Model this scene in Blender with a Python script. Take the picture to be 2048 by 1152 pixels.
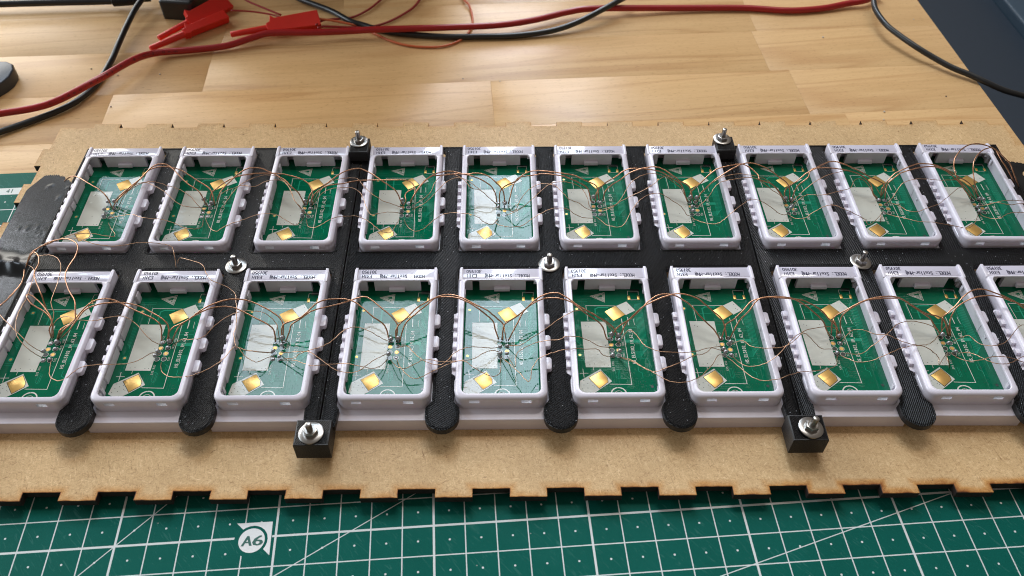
import bpy, bmesh, math, random
from mathutils import Vector, Matrix
random.seed(7)
S = 0.001                      # everything below is written in millimetres
D={
'cam':{'f': 1708.432869373379,'loc': [178.056,-163.644,254.784],'R': [[0.999915,0.006582,-0.011277],[-0.012412,0.747331,-0.664337],[0.004055,0.66442,0.747349]]},
'xc':[16.2,55.88,96.88,137.94,177.44,217.19,257.11,297.2,336.44,375.77],
'wires':[
['upper thick copper wire arching from the first to the second housing, back row',0.33,[[17.6,99.7,12.7],[20.4,99.9,16.4],[24.8,102.1,19.2],[29.5,105.6,21.2],[31.8,110.0,22.1],[33.4,112.1,22.4],[35.7,113.3,22.5],[38.7,112.9,22.5],[42.2,110.0,22.2],[45.8,106.1,21.5],[49.5,102.8,20.4],[53.0,101.1,18.9],[55.0,99.1,17.4],[55.9,97.5,15.9],[56.4,97.8,12.7]]],
['lower thick copper wire arching from the first to the second housing, back row',0.33,[[17.6,97.3,12.7],[19.7,97.8,15.4],[22.4,99.9,17.3],[26.9,103.8,19.4],[30.0,109.4,20.7],[32.4,112.0,21.1],[37.2,113.1,21.3],[41.4,112.2,21.2],[45.2,110.8,20.8],[49.7,107.8,20.1],[53.2,105.5,19.2],[56.5,103.9,18.0],[58.4,101.7,16.9],[59.3,99.1,15.4],[59.3,98.3,12.7]]],
['upper thin copper wire from the first to the second housing, back row',0.19,[[18.5,98.6,12.7],[21.5,100.7,16.6],[27.0,104.3,19.0],[31.0,104.9,19.8],[33.9,105.0,20.1],[37.0,104.1,20.2],[40.2,102.7,20.1],[44.3,101.6,19.7],[48.4,99.6,18.8],[51.4,97.6,17.7],[53.7,95.1,16.2],[55.8,94.9,12.7]]],
['middle thin copper wire from the first to the second housing, back row',0.19,[[19.7,98.6,12.7],[23.3,101.2,17.1],[27.8,103.8,19.0],[31.0,104.9,19.7],[34.4,103.1,20.0],[37.9,100.8,20.2],[41.4,98.0,20.1],[44.9,94.6,19.6],[48.0,92.5,18.8],[50.6,92.2,17.9],[53.5,93.3,16.4],[55.9,97.0,12.7]]],
['lowest thin copper wire from the first to the second housing, back row',0.19,[[17.4,90.9,12.7],[21.8,89.4,15.0],[29.4,88.0,17.7],[34.8,84.8,18.9],[39.4,83.6,19.5],[43.0,83.2,19.6],[46.7,81.9,19.4],[49.8,81.0,18.8],[52.6,79.8,18.0],[55.3,80.2,17.0],[57.4,81.6,15.8],[57.9,84.3,14.8],[56.3,90.5,12.7]]],
['upper thick copper wire arching from the second to the third housing, back row',0.33,[[59.8,100.4,12.7],[61.3,100.7,16.3],[63.2,102.7,18.3],[66.0,105.0,20.0],[69.2,108.3,21.4],[72.6,110.4,22.2],[75.8,110.7,22.4],[78.9,110.0,22.5],[82.1,108.2,22.3],[85.5,106.4,21.8],[88.9,104.4,20.9],[91.9,101.6,19.6],[94.4,100.1,18.0],[95.7,98.3,16.3],[96.4,98.3,12.7]]],
['lower thick copper wire arching from the second to the third housing, back row',0.33,[[56.8,99.9,12.7],[58.0,101.9,16.2],[60.3,103.5,17.6],[63.4,105.7,18.9],[66.9,107.3,19.9],[69.8,108.0,20.5],[72.7,108.2,20.9],[76.3,108.4,21.2],[81.5,108.5,21.3],[86.8,108.5,20.9],[91.1,107.8,20.3],[94.6,107.1,19.4],[97.2,105.8,18.6],[99.0,103.6,17.7],[99.9,101.1,16.6],[99.6,98.6,15.0],[99.8,98.2,12.7]]],
['upper thin copper wire from the second to the third housing, back row',0.19,[[61.9,95.7,12.7],[65.0,96.7,16.0],[67.2,100.1,17.7],[69.6,103.4,18.9],[73.0,105.9,19.7],[76.7,107.8,20.1],[79.8,108.6,20.2],[83.0,108.6,20.1],[85.3,107.7,19.9],[88.5,105.0,19.4],[90.2,102.8,19.0],[91.7,99.3,18.3],[93.8,95.5,16.9],[95.6,93.8,15.7],[97.0,92.8,12.7]]],
['middle thin copper wire from the second to the third housing, back row',0.19,[[59.4,100.4,12.7],[61.4,101.3,15.5],[63.9,102.6,16.9],[66.6,102.9,17.8],[69.5,103.6,18.7],[72.3,103.2,19.2],[75.1,102.0,19.7],[77.7,102.3,20.0],[80.5,104.5,20.2],[83.5,105.5,20.2],[86.0,105.7,20.0],[87.9,105.0,19.9],[89.5,103.2,19.6],[91.7,100.0,19.1],[93.3,95.8,18.1],[95.6,93.3,17.1],[99.4,90.7,12.7]]],
['lowest thin copper wire from the second to the third housing, back row',0.19,[[57.0,91.0,12.7],[60.4,84.1,15.0],[63.3,80.2,16.2],[65.5,79.0,16.8],[67.8,80.2,17.8],[71.2,81.4,18.7],[75.3,82.6,19.4],[79.0,84.6,19.6],[80.1,85.2,19.6],[82.6,86.1,19.4],[85.2,86.5,19.0],[88.2,86.4,18.3],[91.3,85.0,17.2],[93.7,83.9,16.2],[95.3,83.7,15.3],[96.3,85.8,14.5],[97.0,90.2,12.7]]],
['upper thick copper wire arching from the third to the fourth housing, back row',0.33,[[97.4,98.5,12.7],[98.5,98.7,15.9],[99.6,100.5,17.6],[101.8,101.3,18.8],[106.2,102.7,20.6],[109.2,105.1,21.6],[112.2,107.6,22.2],[115.7,109.2,22.5],[119.2,109.7,22.5],[121.8,108.5,22.3],[125.6,106.2,21.7],[129.3,103.6,20.6],[132.8,101.8,19.1],[134.6,100.4,18.0],[135.6,99.0,16.8],[136.4,97.7,15.1],[136.9,98.2,12.7]]],
['lower thick copper wire arching from the third to the fourth housing, back row',0.33,[[99.2,100.1,12.7],[100.2,100.8,15.5],[102.1,102.3,16.9],[105.7,103.5,18.5],[109.5,103.2,19.6],[113.2,102.9,20.4],[116.8,103.6,20.9],[120.4,103.8,21.2],[127.5,104.0,21.2],[134.5,105.1,20.2],[135.9,105.5,19.9],[138.0,105.9,19.4],[140.1,105.7,18.7],[141.8,103.7,17.8],[142.1,100.8,16.6],[141.0,99.1,15.2],[140.1,98.7,12.7]]],
['upper thin copper wire from the third to the fourth housing, back row',0.19,[[99.5,98.0,12.7],[101.6,100.2,16.4],[103.9,102.8,17.9],[107.0,105.3,19.0],[110.2,106.2,19.7],[114.2,106.5,20.1],[117.8,106.3,20.2],[119.5,104.5,20.1],[121.5,101.5,19.9],[123.9,98.8,19.5],[125.8,97.1,19.1],[129.3,95.2,17.9],[132.8,94.8,16.4],[136.1,95.6,13.9],[136.6,96.9,12.7]]],
['middle thin copper wire from the third to the fourth housing, back row',0.19,[[100.2,99.0,12.7],[101.8,99.3,15.3],[104.4,101.1,17.1],[107.3,101.9,18.2],[111.1,101.6,19.2],[115.5,101.0,19.9],[118.6,99.4,20.1],[120.6,97.0,20.2],[122.5,92.4,20.1],[124.3,87.8,19.6],[126.2,85.3,19.1],[128.7,87.1,18.3],[131.9,89.2,17.0],[135.1,90.9,15.2],[136.9,92.7,12.7]]],
['lowest thin copper wire from the third to the fourth housing, back row',0.19,[[98.3,89.7,12.7],[99.7,85.0,14.3],[101.0,82.7,15.1],[103.8,81.6,16.2],[106.3,82.0,17.2],[109.7,83.7,18.4],[113.2,84.4,19.1],[116.7,84.4,19.5],[120.2,84.1,19.6],[123.0,82.9,19.5],[125.9,81.1,19.1],[128.8,78.6,18.3],[130.9,77.4,17.6],[132.9,77.4,16.9],[134.1,78.7,16.3],[135.3,82.8,15.1],[136.4,89.9,12.7]]],
['upper thick copper wire arching from the fourth to the fifth housing, back row',0.33,[[140.1,99.2,12.7],[141.0,98.9,15.4],[142.9,100.8,17.6],[145.0,103.2,19.2],[147.8,105.9,20.6],[150.7,107.4,21.4],[152.8,107.8,21.9],[155.7,107.9,22.3],[158.6,107.4,22.5],[161.2,106.2,22.5],[164.4,106.2,22.3],[167.2,107.1,22.0],[170.1,107.1,21.5],[173.0,106.1,20.8],[175.5,104.0,19.7],[177.6,102.2,18.5],[178.9,100.0,17.0],[179.2,98.4,12.7]]],
['lower thick copper wire arching from the fourth to the fifth housing, back row',0.33,[[139.8,99.8,12.7],[142.1,100.4,16.4],[143.5,102.5,17.9],[146.3,105.6,19.5],[149.2,107.3,20.3],[152.8,107.1,20.9],[156.4,107.0,21.3],[160.0,107.5,21.3],[164.3,107.1,20.9],[167.9,106.2,20.2],[171.5,104.7,19.1],[174.0,102.9,17.8],[175.4,100.8,16.3],[176.0,99.5,12.7]]],
['upper thin copper wire from the fourth to the fifth housing, back row',0.19,[[141.2,97.6,12.7],[143.3,96.8,15.1],[146.6,97.8,17.1],[149.0,100.3,18.4],[150.3,104.1,19.3],[152.4,107.3,19.8],[155.6,108.8,20.1],[158.9,107.9,20.2],[161.8,105.9,20.0],[164.0,103.1,19.6],[165.8,101.0,19.1],[169.4,100.7,18.1],[171.9,98.7,16.8],[174.4,97.4,15.1],[176.1,98.4,12.7]]],
['middle thin copper wire from the fourth to the fifth housing, back row',0.19,[[141.0,95.0,12.7],[146.1,94.1,16.9],[148.9,96.2,18.3],[152.3,100.1,19.5],[155.1,103.8,20.1],[158.2,106.0,20.2],[160.7,106.1,20.1],[163.6,105.3,19.8],[166.5,103.0,19.2],[170.1,100.2,17.9],[172.9,98.2,16.3],[175.8,97.9,12.7]]],
['lowest thin copper wire from the fourth to the fifth housing, back row',0.19,[[138.1,89.4,12.7],[139.9,83.7,14.7],[141.5,80.7,15.7],[143.8,78.5,16.6],[147.0,78.6,17.8],[149.0,80.2,18.5],[151.7,83.0,19.2],[155.1,85.1,19.6],[158.5,85.9,19.6],[162.6,86.0,19.1],[166.1,86.0,18.4],[168.9,85.1,17.5],[170.9,83.6,16.5],[173.4,83.3,15.4],[174.7,84.5,14.6],[176.3,89.6,12.7]]],
['upper thick copper wire arching from the fifth to the sixth housing, back row',0.33,[[177.2,99.5,12.7],[177.1,100.1,16.0],[178.0,102.1,17.6],[180.5,103.2,18.9],[184.5,104.2,20.4],[186.7,106.5,21.2],[189.6,108.0,21.8],[192.4,108.1,22.2],[194.0,108.0,22.4],[198.3,107.1,22.5],[203.6,106.4,22.2],[208.0,106.0,21.5],[211.5,104.4,20.6],[215.1,103.6,19.3],[217.0,102.9,18.5],[217.8,101.3,17.5],[218.1,99.2,16.0],[218.9,98.6,12.7]]],
['lower thick copper wire arching from the fifth to the sixth housing, back row',0.33,[[180.8,98.4,12.7],[181.5,99.1,15.9],[183.0,103.8,18.4],[185.2,106.8,19.6],[188.8,106.8,20.5],[192.4,107.0,21.0],[195.1,107.4,21.2],[200.1,106.7,21.2],[203.7,106.2,20.9],[207.2,104.8,20.2],[210.8,103.6,19.1],[213.3,102.3,18.1],[214.3,100.0,16.8],[214.8,97.8,14.9],[216.3,98.6,12.7]]],
['upper thin copper wire from the fifth to the sixth housing, back row',0.19,[[179.4,94.7,12.7],[182.9,90.2,16.0],[184.6,92.3,17.3],[185.7,94.9,18.3],[188.3,98.5,19.3],[191.2,101.0,19.9],[193.8,102.3,20.1],[194.9,102.4,20.2],[198.5,101.7,20.2],[200.9,100.3,20.0],[203.3,97.1,19.5],[205.6,94.3,18.7],[209.6,93.6,17.3],[211.7,92.4,16.1],[215.6,93.6,12.7]]],
['middle thin copper wire from the fifth to the sixth housing, back row',0.19,[[179.3,91.1,12.7],[185.0,90.0,17.1],[188.6,92.5,18.6],[192.2,96.0,19.6],[195.9,100.2,20.1],[198.9,102.7,20.2],[201.8,103.5,20.1],[205.0,103.7,19.8],[208.6,102.8,19.2],[211.4,101.0,18.3],[213.1,97.6,17.1],[214.0,94.2,15.3],[215.6,93.9,12.7]]],
['lowest thin copper wire from the fifth to the sixth housing, back row',0.19,[[176.8,89.6,12.7],[175.4,85.3,14.4],[177.9,82.4,15.7],[181.3,80.1,17.1],[184.8,79.3,18.2],[186.6,79.5,18.7],[189.7,82.0,19.3],[193.6,85.2,19.6],[197.9,88.0,19.4],[200.8,89.0,18.9],[204.3,89.2,18.2],[207.1,87.7,17.1],[210.7,87.0,15.6],[215.6,89.4,12.7]]],
['upper thick copper wire arching from the sixth to the seventh housing, back row',0.33,[[220.2,99.6,12.7],[220.9,100.8,17.0],[223.7,102.8,19.0],[227.3,104.3,20.6],[231.1,107.0,21.7],[236.3,108.9,22.4],[241.5,109.9,22.5],[245.0,109.1,22.1],[248.4,106.4,21.4],[251.9,103.6,20.1],[254.9,102.8,18.8],[256.3,101.4,17.6],[257.0,99.0,15.4],[258.2,99.3,12.7]]],
['lower thick copper wire arching from the sixth to the seventh housing, back row',0.33,[[217.1,99.1,12.7],[217.1,99.8,15.5],[218.1,101.9,17.0],[221.7,104.6,18.9],[225.4,106.5,20.0],[228.5,109.0,20.7],[231.9,110.4,21.1],[235.8,110.2,21.3],[242.3,109.4,21.0],[245.2,108.5,20.5],[248.6,106.2,19.6],[251.9,104.3,18.4],[253.2,102.6,17.5],[254.1,99.7,15.8],[255.6,98.8,12.7]]],
['upper thin copper wire from the sixth to the seventh housing, back row',0.19,[[218.5,94.4,12.7],[223.0,92.3,16.6],[225.9,93.9,17.9],[228.3,97.5,19.0],[230.8,101.9,19.7],[233.6,105.3,20.1],[237.5,107.6,20.2],[240.9,108.5,20.1],[243.8,108.3,19.8],[247.3,106.8,19.1],[250.5,104.2,18.1],[252.5,102.5,17.1],[254.2,99.2,15.3],[256.0,98.8,12.7]]],
['middle thin copper wire from the sixth to the seventh housing, back row',0.19,[[218.4,92.8,12.7],[223.6,91.7,17.1],[226.5,93.5,18.3],[231.6,95.7,19.6],[236.4,98.2,20.1],[240.8,101.9,20.2],[244.1,105.4,19.9],[248.2,108.3,19.3],[250.8,107.8,18.7],[253.4,103.6,17.1],[254.3,100.9,15.7],[255.3,99.4,12.7]]],
['lowest thin copper wire from the sixth to the seventh housing, back row',0.19,[[216.4,90.3,12.7],[218.1,86.4,14.5],[219.8,82.5,15.7],[221.9,80.5,16.7],[224.8,79.2,17.7],[227.0,80.8,18.3],[228.7,84.1,19.0],[230.7,87.7,19.4],[233.6,92.0,19.6],[236.8,95.2,19.5],[240.3,97.1,19.2],[243.3,97.4,18.7],[246.7,95.5,17.8],[248.2,94.5,17.2],[251.0,93.1,16.1],[252.7,91.2,14.9],[253.7,89.8,13.9],[255.4,90.5,12.7]]],
['upper thick copper wire arching from the seventh to the eighth housing, back row',0.33,[[259.6,98.8,12.7],[260.2,99.5,16.4],[263.0,101.4,18.6],[266.7,104.2,20.4],[271.3,107.0,21.6],[275.3,109.6,22.2],[278.5,111.3,22.5],[282.3,112.1,22.5],[286.1,111.0,22.2],[290.2,108.6,21.3],[293.5,105.9,20.1],[296.4,104.1,18.8],[297.6,101.9,17.4],[298.4,99.6,12.7]]],
['lower thick copper wire arching from the seventh to the eighth housing, back row',0.33,[[256.9,99.4,12.7],[256.4,100.7,15.9],[258.3,102.3,17.3],[262.1,105.2,19.1],[265.3,108.3,20.1],[268.8,110.6,20.8],[273.0,111.7,21.2],[277.5,112.7,21.3],[280.1,112.5,21.2],[283.0,110.1,20.8],[285.0,106.9,20.3],[285.3,104.6,19.8],[289.4,103.8,18.7],[291.9,102.3,17.5],[294.0,100.4,15.9],[296.1,99.6,12.7]]],
['upper thin copper wire from the seventh to the eighth housing, back row',0.19,[[258.3,97.8,12.7],[261.0,100.6,16.8],[265.5,103.9,18.7],[269.4,106.2,19.5],[273.1,107.3,20.0],[276.8,107.8,20.2],[281.1,107.4,20.1],[285.4,106.5,19.6],[289.0,105.2,18.8],[291.5,102.2,17.7],[294.1,98.9,15.7],[296.5,98.0,12.7]]],
['middle thin copper wire from the seventh to the eighth housing, back row',0.19,[[259.1,95.6,12.7],[263.2,97.0,17.2],[266.1,101.1,18.8],[268.9,103.5,19.5],[272.6,104.3,20.0],[277.0,105.1,20.2],[281.6,105.8,20.0],[284.4,105.2,19.6],[287.0,103.0,18.9],[289.7,100.9,17.8],[293.4,99.2,15.9],[296.7,99.0,12.7]]],
['lowest thin copper wire from the seventh to the eighth housing, back row',0.19,[[255.7,89.9,12.7],[256.9,85.9,14.6],[259.0,83.2,16.0],[261.9,81.0,17.3],[264.1,80.5,18.1],[266.7,82.0,18.8],[270.7,85.7,19.5],[275.7,90.2,19.6],[278.8,92.8,19.3],[281.5,93.6,18.9],[284.3,92.8,18.3],[287.7,90.8,17.0],[291.3,88.9,15.1],[293.9,89.6,13.9],[296.0,91.4,12.7]]],
['upper thick copper wire arching from the eighth to the ninth housing, back row',0.33,[[296.9,100.1,12.7],[295.7,100.7,16.0],[297.0,102.3,17.5],[300.1,103.6,19.2],[302.4,105.2,20.1],[305.6,107.4,21.1],[308.7,108.8,21.8],[314.3,112.0,22.4],[317.7,112.8,22.5],[321.0,111.5,22.4],[323.9,109.9,22.0],[327.2,107.9,21.4],[331.6,105.6,20.0],[335.0,104.9,18.7],[337.7,104.1,17.4],[337.8,102.2,16.0],[337.7,101.8,12.7]]],
['lower thick copper wire arching from the eighth to the ninth housing, back row',0.33,[[299.4,99.6,12.7],[299.8,100.9,16.4],[301.8,103.3,18.0],[305.6,105.8,19.6],[307.8,109.8,20.4],[310.2,110.6,20.8],[313.7,110.2,21.2],[318.1,109.6,21.3],[322.2,109.1,20.9],[326.7,107.9,20.1],[330.2,105.8,18.9],[332.2,103.3,17.5],[332.8,100.2,15.4],[335.2,100.4,12.7]]],
['upper thin copper wire from the eighth to the ninth housing, back row',0.19,[[298.3,98.0,12.7],[301.1,98.5,16.5],[304.9,101.4,18.3],[308.8,103.9,19.4],[313.6,106.7,20.0],[318.0,108.2,20.2],[322.7,109.8,20.0],[326.3,109.0,19.5],[329.3,107.4,18.8],[331.8,105.7,17.8],[334.5,103.8,16.4],[337.4,101.8,12.7]]],
['middle thin copper wire from the eighth to the ninth housing, back row',0.19,[[299.1,96.9,12.7],[302.1,97.2,16.8],[304.1,97.3,17.7],[303.6,97.4,17.9],[307.0,95.8,19.0],[310.6,95.2,19.8],[314.9,96.4,20.2],[318.3,97.4,20.2],[321.5,98.9,20.0],[324.3,103.4,19.5],[326.3,105.5,19.2],[328.9,105.8,18.6],[330.9,103.8,17.6],[332.4,100.9,16.0],[335.6,100.4,12.7]]],
['lowest thin copper wire from the eighth to the ninth housing, back row',0.19,[[296.0,91.4,12.7],[296.5,87.5,14.4],[298.2,85.4,15.7],[300.5,84.7,16.9],[302.7,86.0,17.8],[307.8,88.5,19.1],[310.6,89.3,19.4],[313.4,88.5,19.6],[316.4,86.4,19.5],[320.1,84.5,18.8],[323.4,82.6,17.8],[325.3,80.6,16.7],[335.3,91.8,12.7]]],
['short copper strand bent down from a pad inside the ninth housing of the back row',0.25,[[335.4,92.1,12.7],[332.1,87.4,15.6],[331.4,85.0,15.8],[332.6,86.3,12.4]]],
['upper thick copper wire arching from the ninth to the tenth housing, back row',0.33,[[337.2,101.1,12.7],[336.7,102.2,16.6],[339.1,104.6,18.7],[342.6,107.5,20.3],[346.4,109.0,21.4],[349.3,110.1,22.0],[353.2,111.2,22.4],[358.1,110.6,22.5],[362.2,108.8,22.1],[365.5,106.9,21.3],[368.8,104.8,20.2],[372.2,103.6,18.8],[375.0,101.7,16.8],[378.0,100.8,12.7]]],
['lower thick copper wire arching from the ninth to the tenth housing, back row',0.33,[[338.6,99.7,12.7],[337.9,100.8,16.0],[339.1,103.7,17.7],[341.6,105.7,18.9],[345.1,107.9,20.0],[349.4,109.1,20.8],[354.2,110.2,21.3],[359.9,110.6,21.2],[364.1,108.8,20.6],[366.7,106.0,19.7],[369.0,103.3,18.5],[370.9,100.4,16.8],[375.0,99.4,12.7]]],
['upper thin copper wire from the ninth to the tenth housing, back row',0.19,[[336.8,96.1,12.7],[338.7,96.1,16.0],[341.4,99.0,17.6],[344.3,102.5,18.7],[347.8,104.0,19.5],[351.4,104.4,20.0],[355.7,103.8,20.2],[361.2,103.6,19.9],[368.4,104.7,18.9],[372.0,103.4,17.8],[374.6,101.5,16.4],[376.5,98.8,12.7]]],
['middle thin copper wire from the ninth to the tenth housing, back row',0.19,[[339.2,98.4,12.7],[339.3,93.9,15.6],[340.3,91.9,16.8],[341.2,87.8,18.2],[342.8,85.6,19.1],[345.6,85.2,19.7],[350.0,86.9,20.2],[354.1,88.6,20.1],[357.3,91.2,19.8],[362.6,96.0,18.9],[369.5,102.0,17.2],[375.2,101.5,12.7]]],
['lowest thin copper wire from the ninth to the tenth housing, back row',0.19,[[336.1,91.4,12.7],[337.5,87.1,15.3],[339.9,83.9,17.1],[343.8,80.2,18.8],[349.6,78.7,19.6],[354.1,77.7,19.3],[359.7,77.5,18.3],[363.9,78.0,17.1],[368.9,82.7,15.6],[374.9,91.5,12.7]]],
['copper wire looping highest over the top right corner of the tenth back-row housing',0.33,[[376.2,99.8,12.7],[369.5,98.9,19.9],[365.5,101.0,22.9],[365.0,105.6,24.8],[366.0,109.3,25.8],[369.0,113.4,26.5],[373.4,117.1,26.9],[378.1,118.5,27.0],[382.1,117.8,26.6],[385.5,116.1,25.9],[388.4,112.7,24.6],[390.7,109.7,23.0],[392.0,105.6,20.5],[395.8,104.3,14.9]]],
['copper wire curling inside the first loop at the tenth back-row housing',0.33,[[378.7,100.8,12.7],[374.6,99.5,18.2],[373.4,102.5,21.5],[374.2,108.1,23.8],[376.8,112.6,24.7],[380.9,116.5,25.0],[385.0,118.5,24.8],[387.0,117.2,24.4],[388.0,112.3,23.1],[390.3,108.6,20.9],[395.1,107.1,14.9]]],
['thin copper strand leaving the tenth back-row housing to the right, upper one',0.19,[[375.7,95.4,12.7],[375.7,90.9,17.5],[379.0,90.3,19.7],[382.0,90.6,20.2],[386.3,91.0,19.9],[391.2,91.8,18.6],[398.1,93.4,15.0]]],
['thin copper strand leaving the tenth back-row housing to the right, middle one',0.19,[[377.6,95.4,12.7],[378.8,90.5,19.1],[381.7,88.6,20.1],[383.7,88.1,20.2],[390.4,90.1,18.8],[397.6,92.1,15.0]]],
['thin copper strand leaving the tenth back-row housing to the right, lowest one',0.19,[[374.9,90.8,12.7],[374.0,85.2,16.2],[375.3,81.8,18.5],[377.9,81.8,19.4],[380.7,83.5,19.6],[384.0,84.6,19.2],[389.0,85.8,17.9],[395.4,86.9,15.0]]],
['thick copper wire coming from the black tape into the first back-row housing',0.33,[[-6.1,111.3,15.0],[-2.3,110.8,17.9],[1.8,109.1,19.2],[7.7,104.3,20.3],[14.0,100.0,20.2],[17.2,97.2,18.7],[18.5,95.3,15.7],[17.9,96.4,12.7]]],
["copper wire curling under the first back-row housing's pads and over its front rim",0.19,[[18.3,88.5,12.7],[22.4,82.1,15.5],[25.5,78.0,16.8],[25.8,75.8,17.3],[23.3,75.1,18.4],[18.5,75.3,19.5],[13.2,74.9,20.0],[7.2,72.6,19.7],[3.0,70.4,18.9],[-0.2,69.3,18.1],[-2.8,67.4,17.0],[-4.3,65.4,15.0]]],
['long bare copper wire running along the front rim of the first and second back-row housings',0.19,[[-4.5,67.4,15.0],[-2.0,69.2,17.1],[2.4,71.7,18.6],[5.8,72.3,19.3],[12.2,72.2,20.2],[16.5,70.9,20.6],[21.0,68.7,20.8],[28.1,67.0,21.0],[32.6,67.3,20.9],[36.7,68.7,20.6],[41.0,69.5,20.2],[46.7,69.7,19.3],[49.9,69.3,18.6],[51.3,67.7,18.2],[52.4,64.6,17.4],[53.3,60.9,15.2]]],
['upper thick copper wire arching from the first to the second housing, front row',0.33,[[18.3,27.9,12.7],[20.4,28.3,15.9],[23.3,29.8,18.1],[26.3,32.2,19.9],[28.7,35.7,21.3],[31.7,38.3,22.1],[35.7,39.0,22.5],[40.2,37.8,22.4],[44.8,35.3,22.0],[50.1,33.3,20.7],[54.0,31.9,19.2],[56.3,29.9,17.5],[55.8,27.2,12.7]]],
['lower thick copper wire arching from the first to the second housing, front row',0.33,[[19.5,28.9,12.7],[23.2,29.4,16.2],[26.0,32.8,18.4],[28.5,36.2,19.9],[33.0,37.8,20.8],[38.6,38.2,21.3],[43.8,37.8,21.2],[48.1,36.7,20.7],[52.4,34.7,19.8],[56.6,32.6,18.3],[58.6,30.4,17.0],[58.7,27.8,15.2],[57.6,27.2,12.7]]],
['upper thin copper wire from the first to the second housing, front row',0.19,[[16.4,28.9,12.7],[16.9,31.5,16.0],[18.1,33.8,17.3],[21.4,34.3,18.3],[26.6,32.1,19.3],[32.3,30.9,20.0],[36.2,31.5,20.2],[39.9,32.7,20.1],[43.8,32.6,19.7],[47.8,30.2,18.9],[51.9,26.2,17.4],[54.9,24.3,15.6],[56.9,25.0,12.7]]],
['lowest thin copper wire from the first to the second housing, front row',0.19,[[19.2,19.3,12.7],[21.5,13.2,15.0],[23.5,9.4,16.1],[27.2,6.9,17.2],[29.8,7.1,17.9],[32.7,9.6,18.9],[35.3,11.1,19.4],[40.0,11.8,19.6],[45.5,12.3,19.1],[49.7,13.5,18.0],[52.5,16.0,16.7],[53.9,18.7,15.6],[55.1,20.6,14.5],[56.8,21.4,12.7]]],
['short thick copper wire bowed over the gold contact inside the first front-row housing',0.33,[[18.2,27.6,12.7],[20.2,27.9,16.4],[20.9,29.7,17.0],[22.6,31.9,16.7],[24.2,34.1,16.0]]],
['thin copper wire entering the first front-row housing from the left edge',0.19,[[-8.6,41.7,17.0],[-1.8,34.5,19.1],[3.4,29.8,19.9],[9.5,24.4,20.1],[13.1,21.4,19.0],[15.5,20.6,16.8],[15.7,22.1,12.7]]],
['thin copper wire hanging down the left wall inside the first front-row housing',0.19,[[-4.2,62.7,16.0],[1.5,57.7,18.1],[3.5,52.5,19.0],[5.7,42.0,20.5],[5.8,34.1,21.0],[6.6,29.0,20.8],[8.5,24.3,20.2],[11.7,20.9,18.9],[14.5,19.2,17.0],[16.0,19.9,12.7]]],
['thick copper wire folded back on itself inside the first front-row housing',0.33,[[15.9,28.9,12.7],[15.9,30.3,15.9],[16.5,33.0,17.4],[14.1,36.6,18.8],[10.0,40.6,19.7],[6.1,43.3,20.0],[5.0,42.8,20.0],[8.0,39.2,19.8],[12.7,36.5,18.9],[15.7,34.0,17.8],[17.0,31.2,16.4],[16.5,28.9,12.7]]],
['thin copper wire rising from the pads of the first front-row housing over its label',0.19,[[15.9,28.9,12.7],[18.1,30.5,18.9],[18.3,34.0,21.1],[16.5,37.7,22.3],[16.2,46.0,23.0],[14.1,55.3,22.2],[10.6,60.5,21.3],[6.0,63.2,20.2],[1.8,64.3,18.7],[-3.4,68.0,16.0]]],
['copper wire making the widest loop behind the first front-row housing',0.33,[[-3.9,61.3,15.5],[-1.4,64.5,19.6],[3.2,66.7,21.7],[8.8,68.2,23.2],[13.6,67.7,24.1],[18.2,64.1,24.6],[19.6,58.5,24.9],[18.9,52.6,25.0],[19.1,47.8,24.8],[22.0,42.1,24.1],[25.2,37.6,23.0],[26.3,33.4,21.7],[26.5,30.5,20.4],[22.5,28.8,17.6],[18.7,28.2,12.7]]],
['thick copper wire curling over the left end of the first front-row label',0.33,[[13.2,37.4,17.0],[11.4,41.8,21.5],[7.8,47.6,22.8],[5.9,51.7,23.0],[5.7,56.3,22.7],[3.9,60.6,22.1],[0.9,63.6,21.3],[-0.7,62.5,20.2],[-3.8,60.9,15.5]]],
['copper wire trailing off the black tape at the left edge of the board',0.33,[[-8.8,41.5,14.0],[-6.0,41.7,15.8],[-3.2,45.2,16.9],[-1.7,51.0,16.8],[-2.3,55.8,16.3],[-4.0,60.2,15.5]]],
['loose kinked copper wire dropping between the second and third front-row housings',0.19,[[53.3,63.1,15.0],[54.1,64.6,16.5],[58.8,62.5,17.7],[64.6,59.1,18.7],[67.2,54.5,19.1],[70.1,50.5,19.3],[76.3,47.2,19.5],[79.9,44.0,19.5],[81.1,41.3,19.4],[82.6,34.0,19.1],[83.5,28.5,18.9],[83.4,25.3,18.7],[84.4,21.7,18.5],[85.2,20.1,18.3]]],
['upper thick copper wire arching from the second to the third housing, front row',0.33,[[58.2,27.5,12.7],[59.1,28.6,16.0],[60.9,29.8,17.5],[64.5,30.4,19.1],[67.5,31.8,20.3],[70.2,33.8,21.3],[72.9,35.7,21.9],[76.4,37.2,22.3],[80.0,38.3,22.5],[84.4,38.4,22.3],[88.2,37.5,21.9],[92.8,35.6,20.9],[96.2,33.9,19.8],[98.5,32.3,18.7],[99.7,30.0,17.4],[99.1,27.1,12.7]]],
['lower thick copper wire arching from the second to the third housing, front row',0.33,[[59.6,27.0,12.7],[61.6,28.4,16.3],[63.1,30.1,17.7],[67.1,32.4,19.5],[70.7,34.3,20.5],[74.3,35.5,21.1],[77.9,36.0,21.3],[81.7,35.5,21.2],[85.6,33.9,20.7],[89.5,32.0,19.8],[93.9,30.4,18.2],[96.1,29.0,16.9],[96.8,27.3,15.4],[96.6,26.6,12.7]]],
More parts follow.
